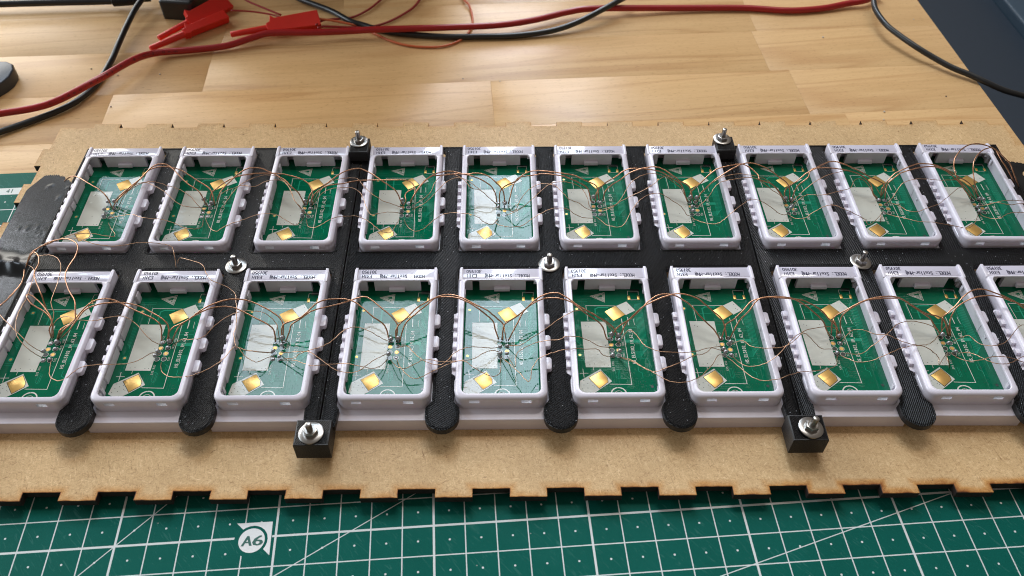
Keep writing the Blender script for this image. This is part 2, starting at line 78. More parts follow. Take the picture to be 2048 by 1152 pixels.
['upper thin copper wire from the second to the third housing, front row',0.19,[[60.2,24.6,12.7],[63.8,25.2,15.8],[67.3,24.4,17.1],[70.6,23.8,18.1],[73.2,24.4,18.8],[75.6,27.5,19.6],[78.7,31.1,20.1],[81.9,33.4,20.2],[85.3,34.8,20.0],[88.8,35.2,19.5],[91.7,35.1,19.0],[94.4,33.7,18.3],[96.9,31.2,17.2],[98.0,28.4,15.8],[98.0,26.2,12.7]]],
['lowest thin copper wire from the second to the third housing, front row',0.19,[[58.1,17.7,12.7],[59.7,13.2,14.5],[62.4,10.2,15.6],[65.6,8.4,16.7],[69.7,7.7,17.8],[73.4,7.8,18.7],[76.8,9.1,19.3],[79.9,11.1,19.6],[82.2,13.7,19.5],[83.6,17.1,19.2],[84.5,19.1,18.9],[86.2,19.4,18.6],[88.3,16.8,17.8],[91.3,15.1,16.7],[93.2,15.3,15.8],[95.3,18.0,14.4],[96.8,20.1,12.7]]],
['thin dark copper strand crossing the white patch inside the third front-row housing',0.25,[[85.3,19.8,18.4],[89.0,18.8,17.8],[93.1,18.0,17.9],[96.5,21.5,12.7]]],
['upper thick copper wire arching from the third to the fourth housing, front row',0.33,[[99.0,26.1,12.7],[99.3,27.8,16.6],[99.8,30.0,18.1],[102.1,30.5,19.1],[105.6,30.9,20.4],[108.4,32.9,21.3],[111.1,36.2,22.1],[113.9,37.6,22.4],[118.3,38.2,22.5],[122.0,38.2,22.2],[125.5,36.8,21.8],[129.0,34.2,20.8],[132.1,31.8,19.6],[135.0,30.5,18.1],[136.5,28.8,16.7],[137.1,27.2,12.7]]],
['lower thick copper wire arching from the third to the fourth housing, front row',0.33,[[100.2,26.6,12.7],[101.9,28.3,16.0],[102.5,30.6,17.3],[105.9,32.2,18.7],[109.4,34.6,19.9],[113.9,35.6,20.7],[119.1,36.8,21.2],[122.6,38.2,21.3],[125.5,39.6,21.2],[128.0,40.6,20.9],[130.7,39.3,20.5],[133.9,36.5,19.8],[137.7,33.7,18.4],[139.7,31.6,17.4],[140.4,29.9,16.5],[139.7,27.2,12.7]]],
['upper thin copper wire from the third to the fourth housing, front row',0.19,[[99.9,18.7,12.7],[105.7,16.2,16.6],[107.2,17.3,17.5],[110.2,17.8,18.5],[113.1,18.3,19.3],[116.0,19.0,19.8],[118.7,21.1,20.1],[121.2,24.3,20.2],[124.4,27.1,19.8],[128.0,27.4,19.1],[131.7,26.2,18.0],[135.3,24.9,16.2],[138.5,25.8,12.7]]],
['middle thin copper wire from the third to the fourth housing, front row',0.19,[[99.0,21.5,12.7],[105.0,18.8,16.7],[110.2,17.6,18.5],[113.2,15.4,19.3],[117.8,11.3,20.0],[120.9,8.7,20.2],[123.9,7.5,20.1],[126.7,7.5,19.7],[129.3,8.7,19.2],[131.3,11.5,18.3],[133.4,14.6,17.1],[135.8,17.7,15.4],[137.4,21.1,12.7]]],
['lowest thin copper wire from the third to the fourth housing, front row',0.19,[[100.1,18.2,12.7],[105.7,15.8,15.9],[109.2,13.4,17.3],[113.2,11.4,18.5],[117.7,11.1,19.4],[121.9,11.4,19.6],[126.1,11.5,19.1],[129.6,11.1,18.3],[133.0,11.2,16.9],[135.2,12.8,15.7],[136.6,15.8,14.2],[137.5,18.3,12.7]]],
['upper thick copper wire arching from the fourth to the fifth housing, front row',0.33,[[140.0,26.2,12.7],[139.9,27.7,16.3],[141.0,29.7,17.9],[143.9,31.7,19.5],[146.8,34.5,20.8],[150.5,36.9,21.7],[154.2,38.8,22.3],[156.0,39.5,22.4],[158.6,39.9,22.5],[161.2,39.4,22.4],[164.3,38.1,22.2],[168.8,35.7,21.4],[172.5,34.1,20.4],[176.2,31.5,18.8],[178.3,29.8,17.4],[178.1,27.7,15.8],[177.7,26.8,12.7]]],
['lower thick copper wire arching from the fourth to the fifth housing, front row',0.33,[[141.1,25.8,12.7],[142.4,28.3,16.7],[143.9,30.9,18.2],[147.5,33.9,19.7],[151.2,37.0,20.7],[153.6,39.4,21.1],[156.6,39.9,21.3],[161.2,39.5,21.2],[165.0,38.0,20.8],[168.8,35.7,20.1],[172.5,33.0,18.8],[174.7,31.1,17.6],[175.5,28.4,16.1],[176.6,26.9,12.7]]],
['upper thin copper wire from the fourth to the fifth housing, front row',0.19,[[140.2,23.4,12.7],[144.4,21.4,16.2],[146.5,18.4,17.4],[149.0,14.8,18.5],[151.7,12.1,19.3],[154.6,10.6,19.9],[156.7,10.2,20.1],[159.2,12.1,20.2],[161.5,15.3,20.0],[164.7,17.7,19.5],[168.2,19.1,18.5],[171.8,19.7,17.1],[174.7,20.7,15.6],[177.3,23.5,12.7]]],
['middle thin copper wire from the fourth to the fifth housing, front row',0.19,[[138.4,18.1,12.7],[141.3,12.9,15.7],[144.4,11.2,17.0],[147.7,11.9,18.2],[150.6,13.0,19.1],[153.5,12.8,19.6],[155.6,11.9,19.9],[159.2,11.4,20.2],[162.4,11.7,20.2],[164.8,11.9,20.0],[167.7,9.8,19.6],[170.6,8.0,19.0],[173.4,6.9,18.1],[175.8,7.5,17.3],[177.3,10.3,16.3],[177.3,18.7,12.7]]],
['lowest thin copper wire from the fourth to the fifth housing, front row',0.19,[[140.6,18.3,12.7],[142.3,13.5,14.8],[145.3,8.6,16.7],[148.4,6.1,17.9],[151.2,6.7,18.7],[154.7,8.3,19.4],[157.1,9.5,19.6],[160.6,11.5,19.5],[163.4,12.7,19.1],[166.9,13.7,18.2],[169.7,16.1,17.2],[172.2,18.8,15.9],[174.7,20.5,14.5],[176.9,21.2,12.7]]],
['upper thick copper wire arching from the fifth to the sixth housing, front row',0.33,[[178.1,26.4,12.7],[178.1,27.5,16.0],[178.7,29.6,17.5],[180.7,30.6,18.7],[184.1,32.3,20.1],[187.1,34.8,21.2],[189.8,37.6,21.9],[193.6,39.9,22.3],[197.0,40.4,22.5],[198.7,40.0,22.5],[201.9,37.7,22.3],[204.8,35.1,21.8],[208.1,33.2,21.1],[211.8,31.3,19.9],[215.1,30.0,18.5],[217.4,28.7,17.1],[218.9,27.2,15.4],[219.5,26.7,12.7]]],
['lower thick copper wire arching from the fifth to the sixth housing, front row',0.33,[[180.1,26.3,12.7],[181.6,27.5,16.0],[183.7,30.6,18.1],[186.0,34.7,19.6],[189.8,37.5,20.6],[193.6,39.0,21.1],[197.4,39.0,21.3],[199.0,38.6,21.3],[202.7,37.2,21.1],[205.6,34.7,20.5],[208.9,32.0,19.6],[212.2,30.2,18.3],[214.0,28.3,17.1],[215.1,25.4,14.7],[216.6,26.2,12.7]]],
['upper thin copper wire from the fifth to the sixth housing, front row',0.19,[[179.9,24.0,12.7],[184.3,21.4,16.3],[188.0,23.0,18.0],[191.7,24.9,19.2],[194.7,27.2,19.8],[198.5,30.2,20.2],[202.2,32.7,20.2],[203.7,33.7,20.1],[207.5,34.4,19.6],[211.3,33.1,18.8],[216.0,29.5,16.8],[219.3,26.9,12.7]]],
['middle thin copper wire from the fifth to the sixth housing, front row',0.19,[[179.7,19.1,12.7],[182.3,12.0,16.4],[182.7,15.7,18.0],[184.9,17.7,18.9],[189.3,19.5,19.8],[193.7,20.3,20.2],[198.1,20.9,20.1],[200.1,22.2,19.9],[203.5,22.7,19.3],[206.4,22.4,18.6],[209.4,21.5,17.6],[212.4,20.8,16.1],[216.7,22.7,12.7]]],
['lowest thin copper wire from the fifth to the sixth housing, front row',0.19,[[177.3,18.9,12.7],[180.5,13.8,15.2],[184.0,8.4,17.1],[186.4,4.4,18.2],[187.5,5.6,18.5],[187.9,8.7,19.1],[189.8,12.3,19.5],[192.7,14.4,19.6],[196.4,15.9,19.4],[198.8,16.9,19.2],[203.2,18.0,18.4],[207.7,18.7,17.2],[211.5,19.5,15.9],[213.0,18.2,14.9],[214.5,17.9,14.1],[216.5,18.8,12.7]]],
['short copper link standing upright between the pads of the fifth front-row housing',0.25,[[179.4,26.1,12.7],[178.9,26.6,16.0],[178.6,29.6,17.0]]],
['upper thick copper wire arching from the sixth to the seventh housing, front row',0.33,[[219.9,26.7,12.7],[221.1,27.8,16.5],[222.7,30.1,18.2],[226.5,33.3,20.2],[228.9,35.0,21.0],[233.5,37.1,22.0],[238.2,38.9,22.4],[242.1,39.6,22.5],[245.4,39.0,22.3],[248.7,37.7,21.8],[250.9,35.7,21.2],[253.7,33.2,20.1],[256.6,31.0,18.6],[257.6,28.7,17.2],[258.9,26.3,12.7]]],
['lower thick copper wire arching from the sixth to the seventh housing, front row',0.33,[[217.2,26.7,12.7],[218.2,27.8,15.8],[220.4,29.4,17.4],[223.4,30.7,18.7],[226.5,33.1,19.8],[230.2,36.8,20.7],[233.5,39.4,21.2],[237.1,40.5,21.3],[240.8,39.8,21.2],[243.9,37.6,20.8],[245.8,36.1,20.4],[248.4,32.3,19.4],[251.2,29.6,18.0],[253.8,27.5,16.4],[256.4,26.1,12.7]]],
['upper thin copper wire from the sixth to the seventh housing, front row',0.19,[[219.3,24.1,12.7],[222.1,26.5,16.8],[223.8,26.5,17.6],[225.3,23.8,18.4],[226.9,19.3,19.4],[229.1,16.8,19.9],[232.4,15.2,20.2],[236.7,14.8,20.1],[241.2,15.1,19.6],[245.9,16.5,18.6],[245.3,16.4,18.4],[251.3,19.6,16.4],[256.8,23.0,12.7]]],
['middle thin copper wire from the sixth to the seventh housing, front row',0.19,[[219.1,18.7,12.7],[222.0,14.9,16.3],[224.4,11.9,17.8],[227.1,8.3,19.1],[229.7,7.0,19.7],[232.9,7.9,20.1],[236.7,9.4,20.2],[240.7,11.8,19.8],[244.8,14.4,19.0],[246.5,14.8,18.5],[250.1,17.5,17.2],[251.6,19.4,16.5],[256.6,20.9,12.7]]],
['lowest thin copper wire from the sixth to the seventh housing, front row',0.19,[[219.4,18.3,12.7],[223.4,14.0,15.9],[225.8,11.0,17.2],[228.3,8.4,18.3],[231.3,5.2,19.2],[234.1,3.1,19.5],[237.9,2.5,19.5],[241.7,3.6,19.1],[245.7,6.1,18.3],[246.9,7.7,17.9],[249.8,11.1,16.8],[252.7,15.8,15.2],[254.3,17.9,14.4],[256.8,18.6,12.7]]],
['upper thick copper wire arching from the seventh to the eighth housing, front row',0.33,[[259.9,26.3,12.7],[261.1,27.5,16.9],[263.1,30.1,18.9],[266.3,32.7,20.5],[269.8,36.6,21.7],[272.9,37.8,22.2],[277.4,37.8,22.5],[282.6,37.2,22.2],[286.8,34.7,21.4],[290.2,32.0,20.0],[293.1,29.5,18.2],[294.2,27.2,16.3],[296.6,26.7,12.7]]],
['lower thick copper wire arching from the seventh to the eighth housing, front row',0.33,[[256.8,26.1,12.7],[257.7,28.2,16.1],[258.5,29.8,17.0],[261.5,31.1,18.4],[264.8,34.0,19.6],[267.9,37.2,20.4],[271.9,38.5,20.9],[276.3,38.4,21.3],[282.3,37.9,21.2],[286.8,37.5,20.8],[290.4,35.8,20.1],[293.5,33.6,19.2],[295.7,30.7,17.9],[297.9,28.8,16.6],[298.1,25.8,14.4],[299.9,26.4,12.7]]],
['upper thin copper wire from the seventh to the eighth housing, front row',0.19,[[259.8,23.7,12.7],[262.9,22.7,16.4],[264.4,19.9,17.5],[266.6,17.7,18.6],[271.2,16.6,19.7],[275.5,16.9,20.1],[278.8,18.6,20.2],[282.3,22.0,19.9],[285.6,24.7,19.5],[290.8,26.7,18.4],[295.3,28.1,17.1],[298.7,27.8,15.5],[300.6,26.9,12.7]]],
['middle thin copper wire from the seventh to the eighth housing, front row',0.19,[[259.2,18.6,12.7],[260.0,14.1,15.6],[261.9,10.9,17.2],[265.1,9.9,18.5],[268.6,10.7,19.4],[272.2,12.9,20.0],[276.2,16.8,20.2],[280.2,21.1,19.9],[283.4,23.3,19.5],[285.6,22.8,19.0],[287.9,20.3,17.9],[290.4,18.6,16.6],[297.0,21.3,12.7]]],
['lowest thin copper wire from the seventh to the eighth housing, front row',0.19,[[257.1,18.4,12.7],[259.6,12.1,15.8],[261.3,8.0,17.3],[263.4,4.8,18.3],[266.4,3.3,19.1],[271.3,3.8,19.6],[276.0,5.6,19.5],[280.0,7.0,19.0],[284.8,8.0,18.1],[290.0,9.9,16.6],[293.9,12.2,15.3],[297.0,19.2,12.7]]],
['upper thick copper wire arching from the eighth to the ninth housing, front row',0.33,[[297.1,27.7,12.7],[296.8,30.3,17.2],[298.4,32.1,18.5],[301.7,33.3,19.9],[305.9,35.2,21.2],[310.3,36.7,22.0],[315.3,37.5,22.5],[319.8,37.5,22.4],[323.2,35.7,22.1],[326.4,33.1,21.4],[329.9,31.3,20.3],[335.0,31.2,18.6],[337.4,29.9,17.3],[339.3,27.3,12.7]]],
['lower thick copper wire arching from the eighth to the ninth housing, front row',0.33,[[300.4,27.1,12.7],[299.8,30.4,17.1],[301.2,32.8,18.3],[304.9,35.0,19.7],[309.7,37.1,20.7],[313.9,37.6,21.2],[318.8,37.8,21.3],[322.7,37.7,21.0],[325.2,35.6,20.5],[328.6,33.1,19.4],[331.9,31.3,18.0],[333.6,29.1,16.5],[336.8,27.8,12.7]]],
['upper thin copper wire from the eighth to the ninth housing, front row',0.19,[[299.7,24.3,12.7],[302.6,26.3,16.7],[305.2,26.0,17.8],[307.2,24.8,18.6],[309.3,22.8,19.3],[312.9,22.0,19.9],[315.3,20.4,20.1],[318.3,18.3,20.2],[321.8,17.5,19.9],[325.7,17.8,19.4],[329.1,19.7,18.8],[333.7,24.3,17.7],[338.7,29.4,16.1],[339.9,26.8,12.7]]],
['middle thin copper wire from the eighth to the ninth housing, front row',0.19,[[300.0,19.4,12.7],[303.1,15.7,17.2],[306.8,17.6,18.9],[311.0,20.4,19.9],[314.2,23.0,20.2],[317.9,26.3,20.1],[321.5,28.0,19.8],[324.9,28.6,19.2],[329.1,28.6,18.1],[333.3,28.1,16.3],[336.9,27.3,12.7]]],
['lowest thin copper wire from the eighth to the ninth housing, front row',0.19,[[297.3,19.1,12.7],[298.7,15.6,15.0],[301.0,12.7,16.7],[304.7,11.9,18.1],[309.0,13.1,19.1],[313.9,15.1,19.6],[318.8,17.0,19.5],[323.3,17.8,19.0],[326.7,17.2,18.2],[329.3,15.2,17.1],[330.0,13.7,16.4],[329.9,12.0,15.7],[336.1,19.2,12.7]]],
['short copper strand bent down below the pads of the ninth front-row housing',0.25,[[336.7,19.7,12.7],[333.5,15.2,15.7],[333.5,12.9,15.7],[335.0,13.1,12.4]]],
['upper thick copper wire arching from the ninth to the tenth housing, front row',0.33,[[337.2,27.3,12.7],[336.7,30.9,17.8],[339.5,33.0,19.4],[342.1,35.0,20.5],[346.0,38.5,21.6],[350.4,40.8,22.2],[354.3,40.4,22.5],[357.5,38.7,22.4],[362.1,36.2,21.8],[366.0,33.2,20.6],[370.9,29.8,18.2],[376.7,27.4,12.7]]],
['lower thick copper wire arching from the ninth to the tenth housing, front row',0.33,[[340.3,26.8,12.7],[339.5,30.1,16.9],[342.2,34.4,18.8],[346.0,36.9,19.9],[350.5,38.4,20.8],[355.0,38.8,21.2],[359.2,37.9,21.3],[362.5,36.3,21.0],[366.7,34.6,20.4],[371.6,32.1,18.9],[377.3,29.0,16.1],[379.3,27.4,12.7]]],
['upper thin copper wire from the ninth to the tenth housing, front row',0.19,[[340.2,24.4,12.7],[342.5,23.6,16.6],[343.8,23.1,17.5],[344.4,19.8,18.5],[346.1,17.5,19.4],[349.2,16.8,20.0],[353.2,17.9,20.2],[356.6,20.8,20.1],[360.7,24.9,19.6],[364.0,26.7,19.1],[370.2,27.1,17.4],[376.8,26.0,12.7]]],
['middle thin copper wire from the ninth to the tenth housing, front row',0.19,[[337.4,19.7,12.7],[337.0,14.3,16.2],[339.0,11.7,18.0],[342.3,11.1,19.2],[346.6,11.9,20.0],[350.8,11.8,20.2],[354.2,10.9,19.9],[357.0,9.9,19.4],[363.1,11.0,17.8],[375.2,18.9,12.7]]],
['lowest thin copper wire from the ninth to the tenth housing, front row',0.19,[[339.7,19.2,12.7],[342.0,16.6,16.1],[343.8,13.7,17.8],[345.7,10.5,19.0],[349.2,9.1,19.6],[353.3,10.1,19.4],[358.6,13.2,18.6],[366.2,16.9,16.6],[374.7,19.4,12.7]]],
['short thick copper wire looped over the gold contact of the ninth front-row housing',0.33,[[339.5,26.8,12.7],[337.8,29.7,16.9],[336.7,31.0,18.0]]],
['short thick copper wire looped over the gold contact of the eighth front-row housing',0.33,[[299.7,27.1,12.7],[297.9,28.5,17.0],[297.0,30.9,18.0]]],
['short thick copper wire looped under the gold contact of the fourth back-row housing',0.33,[[137.3,97.7,12.7],[138.6,96.6,16.1],[138.3,99.3,17.0],[139.2,101.6,16.9],[141.9,103.5,17.0]]]],
'F':{'tri': [[-6.2,47.6],[-0.7,49.4],[-0.9,44.5]],'smdL': [[7.9,47.6],[8.9,45.7]],'smdR': [[11.5,47.6],[12.4,45.7]],'bracket': [[8.1,48.1],[8.2,50.0],[12.2,49.9],[12.1,48.1]],'holes': [[-11.6,41.3],[-11.8,19.9]],'rect': [[-10.5,35.2],[-1.3,35.1],[-1.2,14.4],[-10.1,14.5]],'outl': [[-7.8,35.6],[-8.1,42.9],[5.0,42.6]],'outr': [[4.6,36.4],[5.3,7.0],[-2.2,7.2]],'gold1': [[2.9,42.7],[-1.3,39.9],[1.6,35.4],[6.1,38.4]],'grey1': [[7.2,44.8],[10.1,40.4],[6.4,38.2],[3.2,42.6]],'gold2': [[-4.9,12.8],[-9.3,9.9],[-6.1,5.4],[-2.9,8.0],[-3.0,9.8]],'grey2': [[-5.1,13.6],[-1.4,8.4],[-6.6,4.5],[-9.5,2.6],[-13.0,4.6],[-12.4,8.8]],'plusv': [[-11.2,13.7],[-11.0,10.2]],'plush': [[-12.3,11.9],[-9.5,11.9]],'minus': [[6.9,37.1],[7.0,33.5]],'tick': [[-7.4,14.4],[-7.4,13.2]],'pads': [[-0.3,27.0],[2.3,27.0],[-0.3,24.3],[2.3,24.4],[-0.3,21.9],[2.2,21.9],[-0.3,19.5],[2.1,19.5]],'txt': [[7.1,15.8],[7.1,31.6]],'arcc': [[0.2,2.5]],'arc': [[0.5,5.8]],'hole2': [[12.3,6.0]],'minus2': [[8.9,36.4],[9.1,33.5]],'t1': [[-7.3,39.6],[-5.0,38.8]],'vcc': [[-0.3,28.6]],'gnd': [[3.9,26.4]],'sws': [[-0.5,15.0]],'txd': [[3.7,19.5]]},
'red':[[-75.7,171.8,3.0],[-62.5,174.4,3.0],[-41.1,180.4,4.0],[-22.2,197.3,6.0],[-11.2,217.2,4.0],[-2.8,228.6,1.0],[14.2,232.8,0.0],[31.6,236.5,0.0],[44.7,241.7,1.5],[55.0,244.1,3.0],[77.1,244.5,3.0],[96.7,247.4,2.0],[111.4,247.2,3.0],[148.8,249.0,3.0],[176.9,252.1,2.5],[196.2,258.7,1.5],[215.6,266.9,1.5],[231.3,268.8,2.5],[276.5,273.3,-0.0],[315.5,274.0,-0.5],[339.5,271.2,-0.5],[359.5,273.2,-0.5],[375.4,277.6,0.0],[386.5,279.6,1.0],[396.5,287.3,1.0]],
'blk1':[[-68.8,157.0,0.0],[-60.3,164.7,-0.5],[-50.7,171.8,-0.7],[-38.8,181.2,-0.7],[-31.7,190.1,-0.7],[-26.6,204.0,-0.7],[-25.4,223.6,-0.5],[-24.9,236.2,1.0],[-24.9,253.1,2.0],[-23.5,267.6,4.0],[-21.5,278.5,5.0],[-21.5,291.1,5.0]],
'blk2':[[60.5,287.5,0.0],[65.2,283.1,0.0],[82.5,271.8,0.0],[94.9,260.8,0.0],[102.3,257.8,-0.7],[114.4,251.7,-0.7],[129.9,248.2,-0.7],[148.7,245.8,-0.7],[167.4,246.0,-0.7],[186.4,246.8,-0.7],[205.2,250.1,0.0],[219.6,255.2,2.0],[234.3,263.4,5.0],[244.6,271.6,6.0],[252.6,279.8,5.0]],
'blk3':[[387.0,278.1,8.0],[385.5,269.1,7.0],[384.4,259.9,6.0],[386.5,247.3,5.0],[391.3,238.1,4.0],[397.8,228.2,3.0],[405.0,220.6,1.5],[412.1,213.4,0.5],[419.1,207.9,0.0],[426.4,202.3,-1.0],[434.8,198.3,-3.0],[446.1,197.5,-6.0],[469.5,199.8,-14.0]],
'blk4':[[-118.2,275.2,2.0],[-102.0,276.2,2.0],[-73.5,277.6,2.0],[-39.9,279.1,2.0],[-19.2,280.4,3.0]],
'reliefline':[[-39.8,278.5,2.0],[-26.5,278.3,3.0]],
'wr1':[[33.7,275.9,6.0],[37.9,272.9,5.0],[47.2,267.7,4.0],[57.3,262.1,3.0]],
'wr2':[[29.0,266.9,3.0],[39.9,267.5,2.0],[51.3,264.4,2.0],[56.7,261.7,2.0]],
'wr3':[[113.2,289.4,0.0],[109.4,285.5,-1.5],[103.5,275.3,-1.5],[94.6,266.9,-1.5],[81.0,261.9,0.0],[77.6,253.5,2.0]],
'wr4':[[133.3,288.2,0.0],[131.7,285.4,-1.5],[128.0,276.2,-1.5],[119.0,265.2,-1.5],[109.9,258.6,-1.5],[100.7,256.6,-1.5],[81.9,255.3,0.0],[79.1,250.5,2.0]],
'org':[[77.2,260.1,2.0],[87.0,259.2,1.0],[95.3,257.7,0.0],[100.6,257.3,-1.6],[109.8,250.2,-1.6],[118.8,243.3,-1.6],[128.5,238.9,-1.6],[139.6,237.4,-1.6],[148.9,238.8,-1.6],[157.1,245.0,-1.6],[161.8,255.1,-1.4],[162.4,266.0,-1.2],[160.2,278.9,-1.0],[157.2,284.3,-1.0],[154.7,291.0,-1.0]],
'redhang':[[418.5,290.3,-2.0],[420.5,288.4,-6.0],[424.3,292.1,-14.0]],
'crumbs':[[-34.8,219.2],[-19.4,213.3],[1.9,214.2],[-15.1,186.7],[409.8,264.7],[354.2,246.8],[402.7,192.5],[365.3,173.6],[177.5,206.9],[158.5,209.3],[367.5,180.0]],
'a6':[[37.28,5.09],[48.6,5.02],[48.72,-6.31],[46.17,-3.85],[39.83,2.44],[42.63,-1.04]],
'mat':[55.79,-44.61,0.05966]}

for o in list(bpy.data.objects): bpy.data.objects.remove(o)
scene = bpy.context.scene
col = scene.collection
# ------------------------------------------------------------------ camera
cd = bpy.data.cameras.new("camera"); cam = bpy.data.objects.new("camera", cd); col.objects.link(cam)
cd.sensor_width = 36; cd.lens = D['cam']['f'] / 2048 * 36
cd.clip_start = 0.01; cd.clip_end = 20
R = D['cam']['R']; L = D['cam']['loc']
cam.matrix_world = Matrix(((R[0][0], R[0][1], R[0][2], L[0]*S), (R[1][0], R[1][1], R[1][2], L[1]*S), (R[2][0], R[2][1], R[2][2], L[2]*S), (0, 0, 0, 1)))
cd.dof.use_dof = True; cd.dof.focus_distance = 0.325; cd.dof.aperture_fstop = 20
scene.camera = cam
scene.render.resolution_x = 1024; scene.render.resolution_y = 576
# ------------------------------------------------------------------ world + room light
w = bpy.data.worlds.new("World"); scene.world = w; w.use_nodes = True
bg = w.node_tree.nodes['Background']; bg.inputs[0].default_value = (1.0, 0.86, 0.74, 1); bg.inputs[1].default_value = 0.22
scene.view_settings.view_transform = 'Standard'; scene.view_settings.look = 'None'; scene.view_settings.exposure = 0
def window(name, cx, cz, sx, sz, power, colr=(0.79, 0.90, 1.0), y=1.04):
    l = bpy.data.lights.new(name, 'AREA'); l.shape = 'RECTANGLE'; l.size = sx; l.size_y = sz; l.energy = power; l.color = colr
    o = bpy.data.objects.new(name, l); col.objects.link(o)
    o.location = (cx, y, cz); o.rotation_euler = (math.radians(90), 0, math.pi)   # faces -Y
    o.rotation_euler = (math.radians(-90), 0, 0)
    return o
# panes of the window behind the desk (radiance equal: power ~ area)
K = 35.0
for (x0, x1, z0, z1, k_, c_) in ((0.070, 0.285, 0.72, 1.65, 1.55, (.70, .84, 1.0)), (0.070, 0.285, 0.20, 0.69, .8, (.95, .95, 1.0)), (-0.47, 0.035, 1.13, 1.65, 1.1, (.72, .86, 1.0)),
                                 (-0.57, -0.44, 0.79, 0.95, .8, (.66, .83, 1.0)), (-1.95, -0.77, 0.995, 1.055, 5.0, (.90, .94, 1.0)), (-2.3, -1.7, 0.35, 0.95, .95, (.95, .95, .97)),
                                 (-1.65, -0.42, 0.10, 0.66, .5, (1.0, .97, .90)), (-0.05, 1.00, 1.80, 2.50, 1.35, (1.0, .95, .90))):
    window('window_light', (x0+x1)/2, (z0+z1)/2, x1-x0, z1-z0, K*k_*(x1-x0)*(z1-z0), c_)
# a second window in the wall to the left
sl = window('side_window_light', -1.7, 0.95, 0.9, 0.9, K*.62*.81, (.76, .89, 1.0), y=.35); sl.rotation_euler = (0, math.radians(-90), 0)
scene.cycles.filter_width = 1.0
# ------------------------------------------------------------------ helpers
def NT(name):
    m = bpy.data.materials.new(name); m.use_nodes = True; nt = m.node_tree
    return m, nt, nt.nodes['Principled BSDF']
def N(nt, t, **kw):
    n = nt.nodes.new(t)
    for k, v in kw.items():
        if k.startswith('i_'): n.inputs[int(k[2:])].default_value = v
        else: setattr(n, k, v)
    return n
def lk(nt, a, b): nt.links.new(a, b)
def ramp(nt, stops, fac):
    n = N(nt, 'ShaderNodeValToRGB'); e = n.color_ramp.elements
    e[0].position, e[0].color = stops[0][0], (*stops[0][1], 1); e[1].position, e[1].color = stops[-1][0], (*stops[-1][1], 1)
    for p, c in stops[1:-1]:
        x = e.new(p); x.color = (*c, 1)
    lk(nt, fac, n.inputs[0]); return n
def coords(nt, scale=(1000, 1000, 1000), rot=(0, 0, 0), loc=(0, 0, 0)):
    tc = N(nt, 'ShaderNodeTexCoord'); mp = N(nt, 'ShaderNodeMapping')
    mp.inputs['Scale'].default_value = scale; mp.inputs['Rotation'].default_value = rot; mp.inputs['Location'].default_value = loc
    if any(rot):
        m0 = N(nt, 'ShaderNodeMapping'); m0.inputs['Rotation'].default_value = rot; mp.inputs['Rotation'].default_value = (0, 0, 0)
        lk(nt, tc.outputs['Object'], m0.inputs[0]); lk(nt, m0.outputs[0], mp.inputs[0])
    else: lk(nt, tc.outputs['Object'], mp.inputs[0])
    return mp.outputs[0]
def bump(nt, bsdf, h, strength=.3, dist=.0002, normal=None):
    b = N(nt, 'ShaderNodeBump'); b.inputs['Strength'].default_value = strength; b.inputs['Distance'].default_value = dist
    lk(nt, h, b.inputs['Height'])
    if normal is not None: lk(nt, normal, b.inputs['Normal'])
    lk(nt, b.outputs[0], bsdf.inputs['Normal']); return b.outputs[0]
def mixc(nt, fac, a, b, mode='MIX'):
    n = N(nt, 'ShaderNodeMix', data_type='RGBA', blend_type=mode)
    for s, v in ((0, fac), (6, a), (7, b)):
        if isinstance(v, (int, float)): n.inputs[s].default_value = v
        elif isinstance(v, tuple): n.inputs[s].default_value = (*v, 1)
        else: lk(nt, v, n.inputs[s])
    return n.outputs[2]
def math_(nt, op, a, b=None, c=None):
    n = N(nt, 'ShaderNodeMath', operation=op)
    for i, v in enumerate((a, b, c)):
        if v is None: continue
        if isinstance(v, (int, float)): n.inputs[i].default_value = v
        else: lk(nt, v, n.inputs[i])
    return n.outputs[0]
def noise(nt, vec, scale, detail=4, rough=.55, dist=0):
    n = N(nt, 'ShaderNodeTexNoise'); n.inputs['Scale'].default_value = scale; n.inputs['Detail'].default_value = detail
    n.inputs['Roughness'].default_value = rough; n.inputs['Distortion'].default_value = dist
    lk(nt, vec, n.inputs['Vector']); return n.outputs[0]
def simple(name, colr, rough=.4, metal=0., coat=0., coatr=.05, spec=.5, nscale=0, nstr=.2, var=0.0):
    m, nt, b = NT(name)
    b.inputs['Base Color'].default_value = (*colr, 1); b.inputs['Roughness'].default_value = rough; b.inputs['Metallic'].default_value = metal
    b.inputs['Coat Weight'].default_value = coat; b.inputs['Coat Roughness'].default_value = coatr; b.inputs['Specular IOR Level'].default_value = spec
    v = coords(nt)
    if nscale: bump(nt, b, noise(nt, v, nscale), nstr, .0001)
    if var:
        n = noise(nt, v, .12 if not nscale else nscale*.3, 5)
        lk(nt, mixc(nt, n, tuple(c*(1-var) for c in colr), tuple(min(1, c*(1+var)) for c in colr)), b.inputs['Base Color'])
    return m
